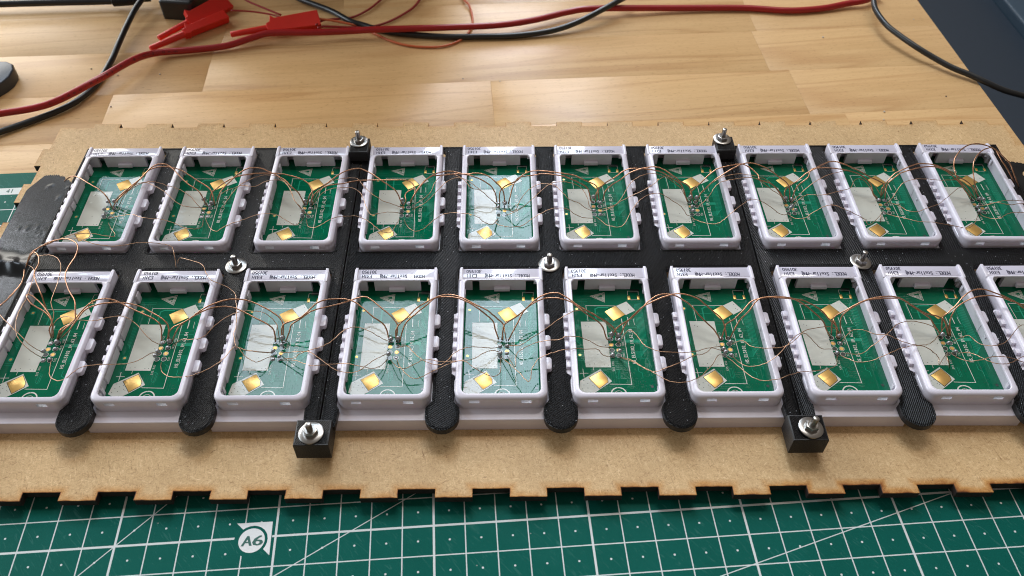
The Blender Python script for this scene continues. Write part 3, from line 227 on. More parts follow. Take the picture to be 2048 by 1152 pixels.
# ------------------------------------------------------------------ materials
M = {}
def mk_plastic():
    m, nt, b = NT('lilac_white_plastic'); v = coords(nt)
    n = noise(nt, v, .15, 6); n2 = noise(nt, v, 1.7, 3)
    c = mixc(nt, n, (.66, .62, .69), (.77, .73, .80))
    spots = ramp(nt, [(0, (.55, .5, .5)), (.235, (.9, .88, .9)), (.26, (1, 1, 1))], noise(nt, v, .8, 2))
    c = mixc(nt, 1.0, c, spots.outputs[0], 'MULTIPLY')
    lk(nt, c, b.inputs['Base Color']); b.inputs['Roughness'].default_value = .27
    b.inputs['Subsurface Weight'].default_value = .12; b.inputs['Subsurface Radius'].default_value = (1, .8, .9); b.inputs['Subsurface Scale'].default_value = .0012
    bump(nt, b, noise(nt, v, 6, 3), .04, .0002)
    return m
M['plastic'] = mk_plastic()
def mk_trans():
    m, nt, b = NT('thin_clear_white_plastic')
    t = N(nt, 'ShaderNodeBsdfTranslucent'); t.inputs[0].default_value = (.93, .90, 1, 1)
    d = N(nt, 'ShaderNodeBsdfDiffuse'); d.inputs[0].default_value = (.8, .77, .83, 1)
    mx = N(nt, 'ShaderNodeMixShader'); mx.inputs[0].default_value = .25
    lk(nt, t.outputs[0], mx.inputs[1]); lk(nt, d.outputs[0], mx.inputs[2]); lk(nt, mx.outputs[0], nt.nodes['Material Output'].inputs[0])
    return m
M['slot_glow'] = mk_trans()
def mk_pla(name, ang):
    m, nt, b = NT(name)
    v = coords(nt, rot=(0, 0, math.radians(ang)))
    wv = N(nt, 'ShaderNodeTexWave'); wv.wave_type = 'BANDS'; wv.bands_direction = 'X'; wv.inputs['Scale'].default_value = .52; wv.inputs['Distortion'].default_value = .25
    wv.inputs['Detail'].default_value = 1; wv.inputs['Detail Scale'].default_value = 2
    lk(nt, v, wv.inputs[0])
    vo = N(nt, 'ShaderNodeTexVoronoi'); vo.inputs['Scale'].default_value = .95; v2 = coords(nt); lk(nt, v2, vo.inputs['Vector'])
    cr = N(nt, 'ShaderNodeMath', operation='LESS_THAN'); lk(nt, vo.outputs['Distance'], cr.inputs[0]); cr.inputs[1].default_value = .17
    sep = N(nt, 'ShaderNodeSeparateColor'); lk(nt, vo.outputs['Color'], sep.inputs[0])
    pick = math_(nt, 'LESS_THAN', sep.outputs[0], .09); sp = math_(nt, 'MULTIPLY', cr.outputs[0], pick)
    base = mixc(nt, wv.outputs[1], (.003, .003, .0033), (.006, .006, .0065))
    dust = ramp(nt, [(.45, (0, 0, 0)), (.8, (.004, .004, .0045))], noise(nt, v2, .06, 5))
    base = mixc(nt, 1.0, base, dust.outputs[0], 'ADD')
    lk(nt, mixc(nt, sp, base, (.30, .31, .33)), b.inputs['Base Color'])
    b.inputs['Roughness'].default_value = .22; b.inputs['Specular IOR Level'].default_value = .15
    nrm = bump(nt, b, wv.outputs[1], .55, .00022)
    bump(nt, b, noise(nt, v2, 2.2, 3), .25, .0003, nrm)
    return m
M['pla_a'] = mk_pla('black_printed_plastic_one', 32); M['pla_b'] = mk_pla('black_printed_plastic_two', -58); M['pla_side'] = simple('black_printed_wall', (.007, .007, .008), .5, spec=.3, nscale=1.5, nstr=.4)
def mk_layers():
    m, nt, b = NT('black_printed_layers'); v = coords(nt)
    wv = N(nt, 'ShaderNodeTexWave'); wv.bands_direction = 'Z'; wv.inputs['Scale'].default_value = 1.3; lk(nt, v, wv.inputs[0])
    b.inputs['Base Color'].default_value = (.008, .008, .009, 1); b.inputs['Roughness'].default_value = .42
    n = bump(nt, b, wv.outputs[1], .5, .00015); return m
M['pla_layer'] = mk_layers()
def mk_mdf():
    m, nt, b = NT('fibreboard')
    acc = None
    cols = []
    for k, (a, sc) in enumerate(((15, 1.5), (75, 1.3), (130, 1.7), (-28, 1.2))):
        v = coords(nt, scale=(330, 1500, 400), rot=(0, 0, math.radians(a)), loc=(k*3.1, k, 0))
        cols.append(noise(nt, v, sc, 3, .6, 1.2))
    mx = math_(nt, 'MAXIMUM', math_(nt, 'MAXIMUM', cols[0], cols[1]), cols[2])
    mn = math_(nt, 'MINIMUM', math_(nt, 'MINIMUM', cols[0], cols[1]), cols[3])
    c1 = ramp(nt, [(.48, (.56, .37, .185)), (.62, (.66, .455, .240)), (.75, (.82, .63, .38))], mx)
    d1 = ramp(nt, [(.24, (.45, .38, .32)), (.35, (.86, .82, .78)), (.42, (1, 1, 1))], mn)
    c = mixc(nt, 1.0, c1.outputs[0], d1.outputs[0], 'MULTIPLY')
    v = coords(nt)
    cl = ramp(nt, [(.3, (.90, .88, .85)), (.7, (1.06, 1.05, 1.03))], noise(nt, v, .05, 4))
    c = mixc(nt, 1.0, c, cl.outputs[0], 'MULTIPLY')
    sc = ramp(nt, [(.20, (.08, .05, .03)), (.225, (1, 1, 1))], noise(nt, v, .95, 2))
    c = mixc(nt, .8, c, sc.outputs[0], 'MULTIPLY')
    # laser scorch along the cut edges (baked as a vertex attribute on the board)
    at = N(nt, 'ShaderNodeAttribute'); at.attribute_name = 'scorch'
    n = noise(nt, v, .16, 4); s = math_(nt, 'MULTIPLY', at.outputs['Fac'], math_(nt, 'MULTIPLY_ADD', n, 2.6, -.55))
    sr = ramp(nt, [(.0, (1, 1, 1)), (.35, (.86, .66, .42)), (.75, (.5, .27, .11)), (1, (.1, .05, .03))], s)
    c = mixc(nt, 1.0, c, sr.outputs[0], 'MULTIPLY')
    lk(nt, c, b.inputs['Base Color']); b.inputs['Roughness'].default_value = .50; b.inputs['Specular IOR Level'].default_value = .22
    bump(nt, b, mx, .25, .0002)
    return m
M['mdf'] = mk_mdf()
M['burnt'] = simple('charred_edge', (.018, .010, .007), .7, nscale=2, nstr=.5, var=.5)
def mk_beech():
    m, nt, b = NT('oiled_beech')
    oi = N(nt, 'ShaderNodeObjectInfo'); rnd = oi.outputs['Random']
    v = coords(nt)
    off = N(nt, 'ShaderNodeVectorMath', operation='ADD'); lk(nt, v, off.inputs[0])
    cmb = N(nt, 'ShaderNodeCombineXYZ'); lk(nt, math_(nt, 'MULTIPLY', rnd, 900.), cmb.inputs[0]); lk(nt, math_(nt, 'MULTIPLY', rnd, 377.), cmb.inputs[1]); lk(nt, cmb.outputs[0], off.inputs[1])
    def mapped(sc, rot=0):
        mp = N(nt, 'ShaderNodeMapping'); m0 = N(nt, 'ShaderNodeMapping'); m0.inputs['Rotation'].default_value = (0, 0, -.055+rot); lk(nt, off.outputs[0], m0.inputs[0]); mp.inputs['Scale'].default_value = sc; lk(nt, m0.outputs[0], mp.inputs[0]); return mp.outputs[0]
    g = noise(nt, mapped((.012, .16, .1)), 1, 5, .6, 1.1)
    g2 = noise(nt, mapped((.05, 1.1, .1)), 1, 3, .5, .3)
    fl = noise(nt, mapped((.30, 2.6, .1)), 1, 2, .5, .2)
    c = ramp(nt, [(.28, (.65, .405, .185)), (.46, (.70, .445, .210)), (.62, (.73, .475, .228)), (.8, (.68, .425, .195))], g).outputs[0]
    band = ramp(nt, [(.44, (1, 1, 1)), (.475, (.74, .60, .50)), (.50, (1, 1, 1))], noise(nt, mapped((.0035, .045, .1)), 1, 2, .4, .6)).outputs[0]
    c = mixc(nt, .5, c, band, 'MULTIPLY')
    c = mixc(nt, .35, c, ramp(nt, [(.3, (.86, .80, .72)), (.6, (1, 1, 1))], g2).outputs[0], 'MULTIPLY')
    c = mixc(nt, .6, c, ramp(nt, [(.30, (.55, .38, .27)), (.38, (1, 1, 1))], fl).outputs[0], 'MULTIPLY')
    tone = ramp(nt, [(0, (.975, .955, .93)), (.35, (1, 1, 1)), (.7, (1.0, .97, .94)), (1, (1.015, 1.015, 1.01))], rnd).outputs[0]
    c = mixc(nt, 1.0, c, tone, 'MULTIPLY')
    lk(nt, c, b.inputs['Base Color']); b.inputs['Roughness'].default_value = .40
    b.inputs['Specular IOR Level'].default_value = .32
    lk(nt, ramp(nt, [(.3, (.27,)*3), (.7, (.38,)*3)], noise(nt, v, .02, 4)).outputs[0], b.inputs['Roughness'])
    bump(nt, b, fl, .12, .0002)
    return m
M['beech'] = mk_beech()
M['pcb'] = None
def mk_mask(name, base, coatw=.6):
    m, nt, b = NT(name); v = coords(nt)
    c = mixc(nt, noise(nt, v, .12, 4), tuple(x*.86 for x in base), tuple(x*1.14 for x in base))
    lk(nt, c, b.inputs['Base Color']); b.inputs['Roughness'].default_value = .5; b.inputs['Specular IOR Level'].default_value = .0
    b.inputs['Coat Weight'].default_value = coatw; b.inputs['Coat Roughness'].default_value = .03; b.inputs['Coat IOR'].default_value = 1.5
    wv = N(nt, 'ShaderNodeTexWave'); wv.bands_direction = 'Y'; wv.inputs['Scale'].default_value = .45; wv.inputs['Distortion'].default_value = 1.2; lk(nt, v, wv.inputs[0])
    vo = N(nt, 'ShaderNodeTexVoronoi', distance='CHEBYCHEV'); vo.inputs['Scale'].default_value = .16; lk(nt, v, vo.inputs['Vector'])
    sp = N(nt, 'ShaderNodeSeparateColor'); lk(nt, vo.outputs['Color'], sp.inputs[0])
    wx = N(nt, 'ShaderNodeTexWave'); wx.bands_direction = 'X'; wx.inputs['Scale'].default_value = .38; lk(nt, v, wx.inputs[0])
    wy = N(nt, 'ShaderNodeTexWave'); wy.bands_direction = 'Y'; wy.inputs['Scale'].default_value = .38; lk(nt, v, wy.inputs[0])
    sel = math_(nt, 'GREATER_THAN', sp.outputs[0], .55); use = math_(nt, 'GREATER_THAN', sp.outputs[1], .35)
    ln = math_(nt, 'ADD', math_(nt, 'MULTIPLY', wx.outputs[1], sel), math_(nt, 'MULTIPLY', wy.outputs[1], math_(nt, 'SUBTRACT', 1., sel)))
    ln = math_(nt, 'MULTIPLY', math_(nt, 'GREATER_THAN', ln, .62), use)
    vd = N(nt, 'ShaderNodeTexVoronoi'); vd.inputs['Scale'].default_value = .75; lk(nt, v, vd.inputs['Vector'])
    dm = math_(nt, 'LESS_THAN', vd.outputs['Distance'], .2)
    h = math_(nt, 'ADD', math_(nt, 'MULTIPLY', wv.outputs[1], .25), noise(nt, v, .55, 3))
    h = math_(nt, 'ADD', h, math_(nt, 'ADD', math_(nt, 'MULTIPLY', ln, .8), math_(nt, 'MULTIPLY', dm, -.9)))
    bp = N(nt, 'ShaderNodeBump'); bp.inputs['Strength'].default_value = .16; bp.inputs['Distance'].default_value = .00005; lk(nt, h, bp.inputs['Height'])
    lk(nt, bp.outputs[0], b.inputs['Coat Normal']); lk(nt, bp.outputs[0], b.inputs['Normal'])
    return m
M['pcb'] = mk_mask('green_solder_mask', (.0012, .112, .054))
M['trace'] = mk_mask('solder_mask_over_copper', (.015, .26, .15))
M['silk'] = mk_mask('white_component_print', (.60, .60, .53), .6)
M['gap_and_shade'] = simple('dark_mask_gap_and_shade', (.003, .018, .010), .4, coat=.6)
M['gold'] = simple('gold_contact', (.66, .40, .12), .34, metal=.62, nscale=1.3, nstr=.035, var=.12)
M['solder'] = simple('solder', (.36, .36, .37), .34, metal=1, nscale=1.2, nstr=.3)
M['ink'] = simple('dark_violet_ink', (.018, .014, .045), .5)
M['sticker'] = None
def mk_sticker():
    m, nt, b = NT('glossy_sticker'); v = coords(nt)
    b.inputs['Base Color'].default_value = (.60, .57, .66, 1); b.inputs['Roughness'].default_value = .3
    b.inputs['Coat Weight'].default_value = 1; b.inputs['Coat Roughness'].default_value = .06; b.inputs['Coat IOR'].default_value = 1.6
    bump(nt, b, noise(nt, v, .25, 3), .10, .0003); return m
M['sticker'] = mk_sticker()
def mk_copper(name, c, r):
    return simple(name, c, r, metal=.85, nscale=.9, nstr=.12, var=.2, coat=.5, coatr=.1)
M['copper'] = mk_copper('enamelled_copper_wire', (.50, .25, .135), .27)
M['copper_thin'] = mk_copper('fine_enamelled_copper_wire', (.46, .26, .15), .28)
M['steel'] = simple('zinc_plated_steel', (.37, .355, .335), .30, metal=1, nscale=.7, nstr=.12, var=.12)
M['steel_dark'] = simple('worn_steel_thread', (.40, .38, .355), .34, metal=1, nscale=2.5, nstr=.4, var=.2)
M['red_cable'] = simple('dark_red_cable_jacket', (.36, .010, .012), .30, nscale=.4, nstr=.1, var=.15)
M['red_ink'] = simple('cable_print', (.03, .004, .005), .5)
M['black_cable'] = simple('black_cable_jacket', (.016, .017, .018), .33, nscale=.5, nstr=.15, var=.3)
M['red_clip'] = simple('translucent_red_plastic', (.74, .028, .016), .34, nscale=.5, nstr=.06, var=.1)
M['wire_red'] = simple('thin_red_insulation', (.32, .02, .02), .35)
M['wire_orange'] = simple('thin_orange_insulation', (.62, .14, .05), .38)
M['grey_metal'] = simple('dull_grey_blue_metal', (.05, .06, .078), .35, metal=.3)
M['navy'] = simple('dark_navy_coated_steel', (.012, .024, .040), .5, nscale=.8, nstr=.12, var=.15)
M['navy_rim'] = simple('lighter_navy_coated_steel', (.022, .048, .075), .5)
M['print_green'] = simple('mat_green_print', (.006, .095, .070), .55)
M['print_white'] = simple('mat_white_print', (.72, .73, .72), .5, nscale=3, nstr=.1, var=.06)
M['crumb'] = simple('pale_crumb', (.62, .55, .45), .6, nscale=3); M['dark_crumb'] = simple('dark_crumb', (.12, .09, .07), .7, nscale=3)
def mk_tape():
    m, nt, b = NT('black_vinyl_tape'); v = coords(nt)
    lk(nt, mixc(nt, noise(nt, v, .1, 5), (.006, .0065, .007), (.014, .016, .018)), b.inputs['Base Color'])
    b.inputs['Roughness'].default_value = .22; b.inputs['Specular IOR Level'].default_value = .32
    n1 = bump(nt, b, noise(nt, v, .22, 2), .10, .0006); return m
M['tape'] = mk_tape()
def mk_matgreen():
    m, nt, b = NT('cutting_mat_green_with_print'); v = coords(nt)
    sx = N(nt, 'ShaderNodeSeparateXYZ'); lk(nt, v, sx.inputs[0]); X, Y = sx.outputs[0], sx.outputs[1]
    def near(expr, wdt):       # 1 where |expr| < wdt
        return math_(nt, 'LESS_THAN', math_(nt, 'ABSOLUTE', expr), wdt)
    def cyc(val, per):         # signed distance to the nearest multiple
        return math_(nt, 'SUBTRACT', math_(nt, 'PINGPONG', math_(nt, 'ADD', val, per*200), per/2.), 0.)
    gx = near(cyc(X, 10.), .19); gy = near(cyc(Y, 10.), .19)
    tx = near(cyc(X, 50.), .36); ty = near(cyc(Y, 50.), .36)
    lines = math_(nt, 'MAXIMUM', math_(nt, 'MAXIMUM', gx, gy), math_(nt, 'MAXIMUM', tx, ty))
    def diag(deg, x0, y0, wd, xa, xb):
        a = math.radians(deg)
        e = math_(nt, 'SUBTRACT', math_(nt, 'MULTIPLY', math_(nt, 'SUBTRACT', Y, y0), math.cos(a)), math_(nt, 'MULTIPLY', math_(nt, 'SUBTRACT', X, x0), math.sin(a)))
        r = near(e, wd)
        return math_(nt, 'MULTIPLY', r, math_(nt, 'MULTIPLY', math_(nt, 'GREATER_THAN', X, xa), math_(nt, 'LESS_THAN', X, xb)))
    for dg in (diag(45, 0, 0, .15, -200, 300), diag(30, 73.7, 0, .15, -100, 300), diag(15.2, 270.1, -.5, .15, -100, 270.5)):
        lines = math_(nt, 'MAXIMUM', lines, dg)
    dx = math_(nt, 'SUBTRACT', 5., cyc(X, 10.)); dy = math_(nt, 'SUBTRACT', 5., cyc(Y, 10.))
    dd = math_(nt, 'ADD', math_(nt, 'MULTIPLY', dx, dx), math_(nt, 'MULTIPLY', dy, dy))
    dots = math_(nt, 'LESS_THAN', dd, .12)
    lines = math_(nt, 'MAXIMUM', lines, dots)
    ingrid = math_(nt, 'LESS_THAN', Y, 170.3)
    band = math_(nt, 'MULTIPLY', math_(nt, 'GREATER_THAN', Y, 169.9), math_(nt, 'LESS_THAN', Y, 174.2))
    # keep clear of the printed A6 mark
    def sub(a, c): return math_(nt, 'SUBTRACT', a, c)
    ca = math_(nt, 'ADD', math_(nt, 'POWER', sub(X, 42.6), 2.), math_(nt, 'POWER', sub(Y, -1.04), 2.))
    clear = math_(nt, 'GREATER_THAN', ca, 31.)
    box = math_(nt, 'MULTIPLY', math_(nt, 'MULTIPLY', math_(nt, 'GREATER_THAN', X, 40), math_(nt, 'LESS_THAN', X, 48.9)), math_(nt, 'MULTIPLY', math_(nt, 'GREATER_THAN', Y, -3.5), math_(nt, 'LESS_THAN', Y, 5.)))
    clear = math_(nt, 'MULTIPLY', clear, math_(nt, 'SUBTRACT', 1., box))
    lines = math_(nt, 'MULTIPLY', math_(nt, 'MULTIPLY', lines, ingrid), clear)
    worn = ramp(nt, [(.22, (0, 0, 0)), (.30, (1, 1, 1))], noise(nt, v, .9, 4)).outputs[0]
    lines = math_(nt, 'MULTIPLY', math_(nt, 'MAXIMUM', lines, band), worn)
    g = mixc(nt, noise(nt, v, .05, 5), (.0016, .088, .066), (.0035, .115, .090))
    g = mixc(nt, 1.0, g, ramp(nt, [(.4, (.9, .9, .9)), (.6, (1.05, 1.05, 1.05))], noise(nt, v, 3.5, 3)).outputs[0], 'MULTIPLY')
    scr = ramp(nt, [(.60, (0, 0, 0)), (.66, (.05, .09, .085))], noise(nt, coords(nt, scale=(120, 900, 100), rot=(0, 0, .9)), .9, 3, .6, 2)).outputs[0]
    g = mixc(nt, .35, g, scr, 'ADD')
    vq = N(nt, 'ShaderNodeTexVoronoi'); vq.inputs['Scale'].default_value = .16; lk(nt, v, vq.inputs['Vector'])
    g = mixc(nt, math_(nt, 'LESS_THAN', vq.outputs['Distance'], .032), g, (.34, .36, .33))
    lk(nt, mixc(nt, lines, g, (.66, .69, .68)), b.inputs['Base Color'])
    b.inputs['Roughness'].default_value = .6; b.inputs['Specular IOR Level'].default_value = .08
    n1 = bump(nt, b, noise(nt, v, 2.8, 3), .22, .00025)
    return m
M['mat'] = mk_matgreen()
# ------------------------------------------------------------------ mesh helpers
def mesh(name, verts, faces, mat=None, smooth=None, mats=None, fmat=None):
    me = bpy.data.meshes.new(name)
    me.from_pydata([(x*S, y*S, z*S) for x, y, z in verts], [], faces)
    me.update()
    for mm in (mats or ([mat] if mat else [])): me.materials.append(mm)
    if fmat:
        for p, i in zip(me.polygons, fmat): p.material_index = i
    if smooth is not None:
        me.polygons.foreach_set('use_smooth', [True]*len(me.polygons))
        if smooth < 180: me.set_sharp_from_angle(angle=math.radians(smooth))
    return me
def link(name, me, parent=None, loc=(0, 0, 0), rz=0.):
    o = bpy.data.objects.new(name, me); col.objects.link(o)
    o.location = tuple(c*S for c in loc); o.rotation_euler = (0, 0, rz)
    if parent: o.parent = parent
    return o
def tag(o, label, cat=None, group=None):
    o['label'] = label
    if cat: o['category'] = cat
    if group: o['group'] = group
    return o
class MB:
    def __init__(s): s.v = []; s.f = []; s.m = []
    def add(s, v, f, mi=0):
        n = len(s.v); s.v += [tuple(p) for p in v]; s.f += [tuple(i+n for i in q) for q in f]; s.m += [mi]*len(f)
    def box(s, x0, x1, y0, y1, z0, z1, mi=0, ch=0.):
        if ch <= 0:
            v = [(x, y, z) for z in (z0, z1) for x, y in ((x0, y0), (x1, y0), (x1, y1), (x0, y1))]
            s.add(v, [(3, 2, 1, 0), (4, 5, 6, 7), (0, 1, 5, 4), (1, 2, 6, 5), (2, 3, 7, 6), (3, 0, 4, 7)], mi); return
        s.prism([(x0, y0), (x1, y0), (x1, y1), (x0, y1)], z0, z1, mi, ch)
    def prism(s, poly, z0, z1, mi=0, ch=0., steps=2, top=True, bottom=True):
        """extrude a CCW convex-ish polygon with a rounded top edge"""
        n = len(poly)
        rings = [(0, z0)]
        if ch > 0:
            for k in range(steps+1):
                a = math.pi/2*k/steps; rings.append((ch*(1-math.cos(a)), z1-ch+ch*math.sin(a)))
        else: rings.append((0, z1))
        base = len(s.v)
        for off, z in rings:
            pts = inset(poly, off) if off > 0 else poly
            s.v += [(x, y, z) for x, y in pts]
        for r in range(len(rings)-1):
            for i in range(n):
                a = base+r*n+i; b_ = base+r*n+(i+1) % n
                s.f.append((a, b_, b_+n, a+n)); s.m.append(mi)
        if top: s.f.append(tuple(base+(len(rings)-1)*n+i for i in range(n))); s.m.append(mi)
        if bottom: s.f.append(tuple(base+n-1-i for i in range(n))); s.m.append(mi)
    def build(s, name, mats, smooth=35, parent=None, loc=(0, 0, 0), rz=0.):
        if not isinstance(mats, (list, tuple)): mats = [mats]
        return link(name, mesh(name, s.v, s.f, smooth=smooth, mats=mats, fmat=s.m), parent, loc, rz)
def inset(poly, d):
    n = len(poly); out = []
    for i in range(n):
        p0, p1, p2 = poly[i-1], poly[i], poly[(i+1) % n]
        ax, ay = p1[0]-p0[0], p1[1]-p0[1]; bx, by = p2[0]-p1[0], p2[1]-p1[1]
        la = math.hypot(ax, ay) or 1; lb = math.hypot(bx, by) or 1
        n1 = (-ay/la, ax/la); n2 = (-by/lb, bx/lb)
        k = 1+n1[0]*n2[0]+n1[1]*n2[1]; k = max(k, .3)
        out.append((p1[0]+d*(n1[0]+n2[0])/k, p1[1]+d*(n1[1]+n2[1])/k))
    return out
def rrect(x0, x1, y0, y1, r, n=5):
    if not isinstance(r, (tuple, list)): r = (r,)*4
    P = []
    for (cx, cy, a0, rr) in ((x0+r[0], y0+r[0], 180, r[0]), (x1-r[1], y0+r[1], 270, r[1]), (x1-r[2], y1-r[2], 0, r[2]), (x0+r[3], y1-r[3], 90, r[3])):
        for k in range(n+1):
            a = math.radians(a0+90*k/n); P.append((cx+rr*math.cos(a), cy+rr*math.sin(a)))
    return P
def crom(P, sub=5):
    P = [Vector(p) for p in P]; out = []
    for i in range(len(P)-1):
        a = P[i-1] if i else P[0]*2-P[1]; b, c = P[i], P[i+1]; d = P[i+2] if i+2 < len(P) else P[-1]*2-P[-2]
        for k in range(sub):
            t = k/sub
            out.append(.5*((2*b)+(c-a)*t+(2*a-5*b+4*c-d)*t*t+(3*b-a-3*c+d)*t**3))
    out.append(P[-1]); return out
def frames(P):
    T = []
    for i in range(len(P)):
        t = (P[min(i+1, len(P)-1)]-P[max(i-1, 0)]); T.append(t.normalized() if t.length > 1e-9 else Vector((1, 0, 0)))
    up = Vector((0, 0, 1))
    if abs(T[0].dot(up)) > .95: up = Vector((0, 1, 0))
    nrm = (up-T[0]*up.dot(T[0])).normalized(); out = []
    for t in T:
        nrm = (nrm-t*nrm.dot(t)).normalized(); out.append((t, nrm, t.cross(nrm)))
    return out
def tube(mb, P, r, n=8, mi=0, cap=True, flat=1.0):
    fr = frames(P); base = len(mb.v)
    for i, (p, (t, u, w_)) in enumerate(zip(P, fr)):
        rr = r[i] if isinstance(r, (list, tuple)) else r
        for k in range(n):
            a = 2*math.pi*k/n; q = p+u*(math.cos(a)*rr)+w_*(math.sin(a)*rr*flat); mb.v.append(tuple(q))
    for i in range(len(P)-1):
        for k in range(n):
            a = base+i*n+k; b = base+i*n+(k+1) % n
            mb.f.append((a, b, b+n, a+n)); mb.m.append(mi)
    if cap:
        mb.f.append(tuple(base+n-1-k for k in range(n))); mb.m.append(mi)
        e = base+(len(P)-1)*n; mb.f.append(tuple(e+k for k in range(n))); mb.m.append(mi)
def lathe(mb, prof, n=24, cx=0, cy=0, mi=0, rot=0.):
    base = len(mb.v)
    for r, z in prof:
        for k in range(n):
            a = 2*math.pi*k/n+rot; mb.v.append((cx+r*math.cos(a), cy+r*math.sin(a), z))
    for i in range(len(prof)-1):
        for k in range(n):
            a = base+i*n+k; b = base+i*n+(k+1) % n; mb.f.append((a, b, b+n, a+n)); mb.m.append(mi)
    mb.f.append(tuple(base+(len(prof)-1)*n+k for k in range(n))); mb.m.append(mi)
    mb.f.append(tuple(base+n-1-k for k in range(n))); mb.m.append(mi)
# ---- glyphs (Blender's own built-in font)
GL = {}
def glyph(ch):
    if ch in GL: return GL[ch]
    cu = bpy.data.curves.new('g', 'FONT'); cu.body = ch; cu.size = 1; cu.resolution_u = 2; cu.fill_mode = 'FRONT'
    o = bpy.data.objects.new('g', cu); col.objects.link(o)
    bpy.context.view_layer.update()
    me = bpy.data.meshes.new_from_object(o.evaluated_get(bpy.context.evaluated_depsgraph_get()))
    v = [tuple(p.co[:2]) for p in me.vertices]; f = [tuple(p.vertices) for p in me.polygons]
    bpy.data.objects.remove(o); bpy.data.meshes.remove(me); bpy.data.curves.remove(cu)
    xs = [p[0] for p in v] or [0, .3]; w_ = max(xs)-min(xs)
    v = [(x-min(xs), y) for x, y in v]
    GL[ch] = (v, f, w_); return GL[ch]
def text_mb(mb, txt, x, y, h, pitch, ang=0., z=0., mono=.80, mi=0, italic=0., bold=0.):
    """monospaced line of text; h = capital height, origin at baseline of the first character"""
    ca, sa = math.cos(ang), math.sin(ang); sc = h/.70
    for i, ch in enumerate(txt):
        if ch == ' ': continue
        v, f, w_ = glyph(ch)
        narrow = ch in "1lI:.,'-|"
        wd = (w_*sc if narrow else pitch*mono)
        if ch in 'lI1': wd = max(w_*sc, pitch*.22)
        if ch == '-' or ch == '_': wd = pitch*.9
        kx = wd/(w_ or 1); ox = i*pitch+(pitch-wd)/2
        for bx in ((0,) if not bold else (0, bold)):
            pts = []
            for px, py in v:
                lx = ox+px*kx+py*sc*italic+bx; ly = py*sc
                pts.append((x+lx*ca-ly*sa, y+lx*sa+ly*ca, z+bx*.05))
            mb.add(pts, f, mi)
# ------------------------------------------------------------------ desk (beech worktop of glued staves)
desk_rot = math.radians(3.2)
desk = link('desk', None, None, (422.3, 222, -2.5)); desk.rotation_euler = (0, 0, desk_rot)
tag(desk, 'oiled beech worktop of glued staves lying under the green cutting mat', 'desk')
mb = MB(); mb.box(-900, -.3, -480, 400, -28, -6, 0, 1.0); mb.build('underside', M['beech'], parent=desk)
yb = -480.0
row = 0
stave_w = 37.6
y = 37.0-stave_w*13
while y < 395:
    x = -900.0-random.uniform(0, 200)
    cuts = []
    while x < 0:
        x += random.uniform(170, 330); cuts.append(min(x, 0))
    # joints that show in the photograph
    known = {0: -102.0, 37: 0}
    r = round((y-37)/stave_w)
    if r == 0: cuts = [-900, -640, -393, -101, 0]
    elif r == -1: cuts = [-900, -610, -396, -104, 0]
    elif r == -2: cuts = [-900, -700, -440, -250, -94, 0]
    elif r == 1: cuts = [-900, -560, -330, 0]
    else: cuts = [-900]+[c for c in cuts if c > -880]
    for a, b in zip(cuts[:-1], cuts[1:]):
        if b-a < 5: continue
        mb = MB(); hx, hy = (b-a)/2, stave_w/2
        mb.box(-hx+.02, hx-.02, -hy+.02, hy-.02, -6, 0, 0, .06)
        mb.build('stave', M['beech'], parent=desk, loc=((a+b)/2, y+hy, 0), smooth=30)
    y += stave_w
# ------------------------------------------------------------------ cutting mat
mx, my, mth = D['mat']
cm = link('cutting_mat', None, None, (mx, my, 0)); cm.rotation_euler = (0, 0, mth)
tag(cm, 'green self-healing cutting mat with white grid under the fibreboard', 'cutting mat')
mb = MB(); mb.prism(rrect(-160, 330, -140, 184.5, 8, 6), -2.4, 0, 0, .4); mb.build('mat_sheet', M['mat'], parent=cm)
mb = MB(); A = D['a6']
cx, cy = A[5]
p0, p1, p2, p3, p4 = [tuple(p) for p in A[:5]]
ro = 5.0
a3 = math.atan2(p3[1]-cy, p3[0]-cx); a4 = math.atan2(p4[1]-cy, p4[0]-cx)
arc = [(cx+ro*math.cos(a3+(a4-a3)*k/12), cy+ro*math.sin(a3+(a4-a3)*k/12)) for k in range(13)]
out = [p0]+[(p0[0]+(p1[0]-p0[0])*t, p0[1]+(p1[1]-p0[1])*t) for t in (.2, .4, .6, .8)]+[p1]+[(p1[0]+(p2[0]-p1[0])*t, p1[1]+(p2[1]-p1[1])*t) for t in (.2, .4, .6, .8)]+[p2]
arc_r = list(reversed(arc))
k = 0
vs = [(x, y, .05) for x, y in out]+[(x, y, .05) for x, y in arc_r]
n1 = len(out); n2 = len(arc_r)
fs = []
i = j = 0
while i < n1-1 or j < n2-1:
    if j >= n2-1 or (i < n1-1 and i/(n1-1) <= j/(n2-1)): fs.append((n1+j, i+1, i) if False else (i, n1+j, i+1)); i += 1
    else: fs.append((i, n1+j, n1+j+1)); j += 1
mb.add(vs, fs)
mb.add([(cx+4.1*math.cos(t*math.tau/40), cy+4.1*math.sin(t*math.tau/40), .05) for t in range(40)], [tuple(range(40))])
mb.build('paper_size_mark', M['print_white'], None, cm)
mb = MB(); text_mb(mb, 'A6', cx-3.35, cy-1.75, 3.4, 3.35, z=.09, mono=.92, bold=.35, italic=.1)
mb.build('paper_size_lettering', M['print_green'], None, cm)
mb = MB()
for k in range(38, 46):
    text_mb(mb, str(k), -83.2-(41-k)*-10-3.6 if False else -86.8+(k-41)*10, 170.9, 2.6, 1.75, z=.05)
mb.build('ruler_numbers', M['print_green'], None, cm)
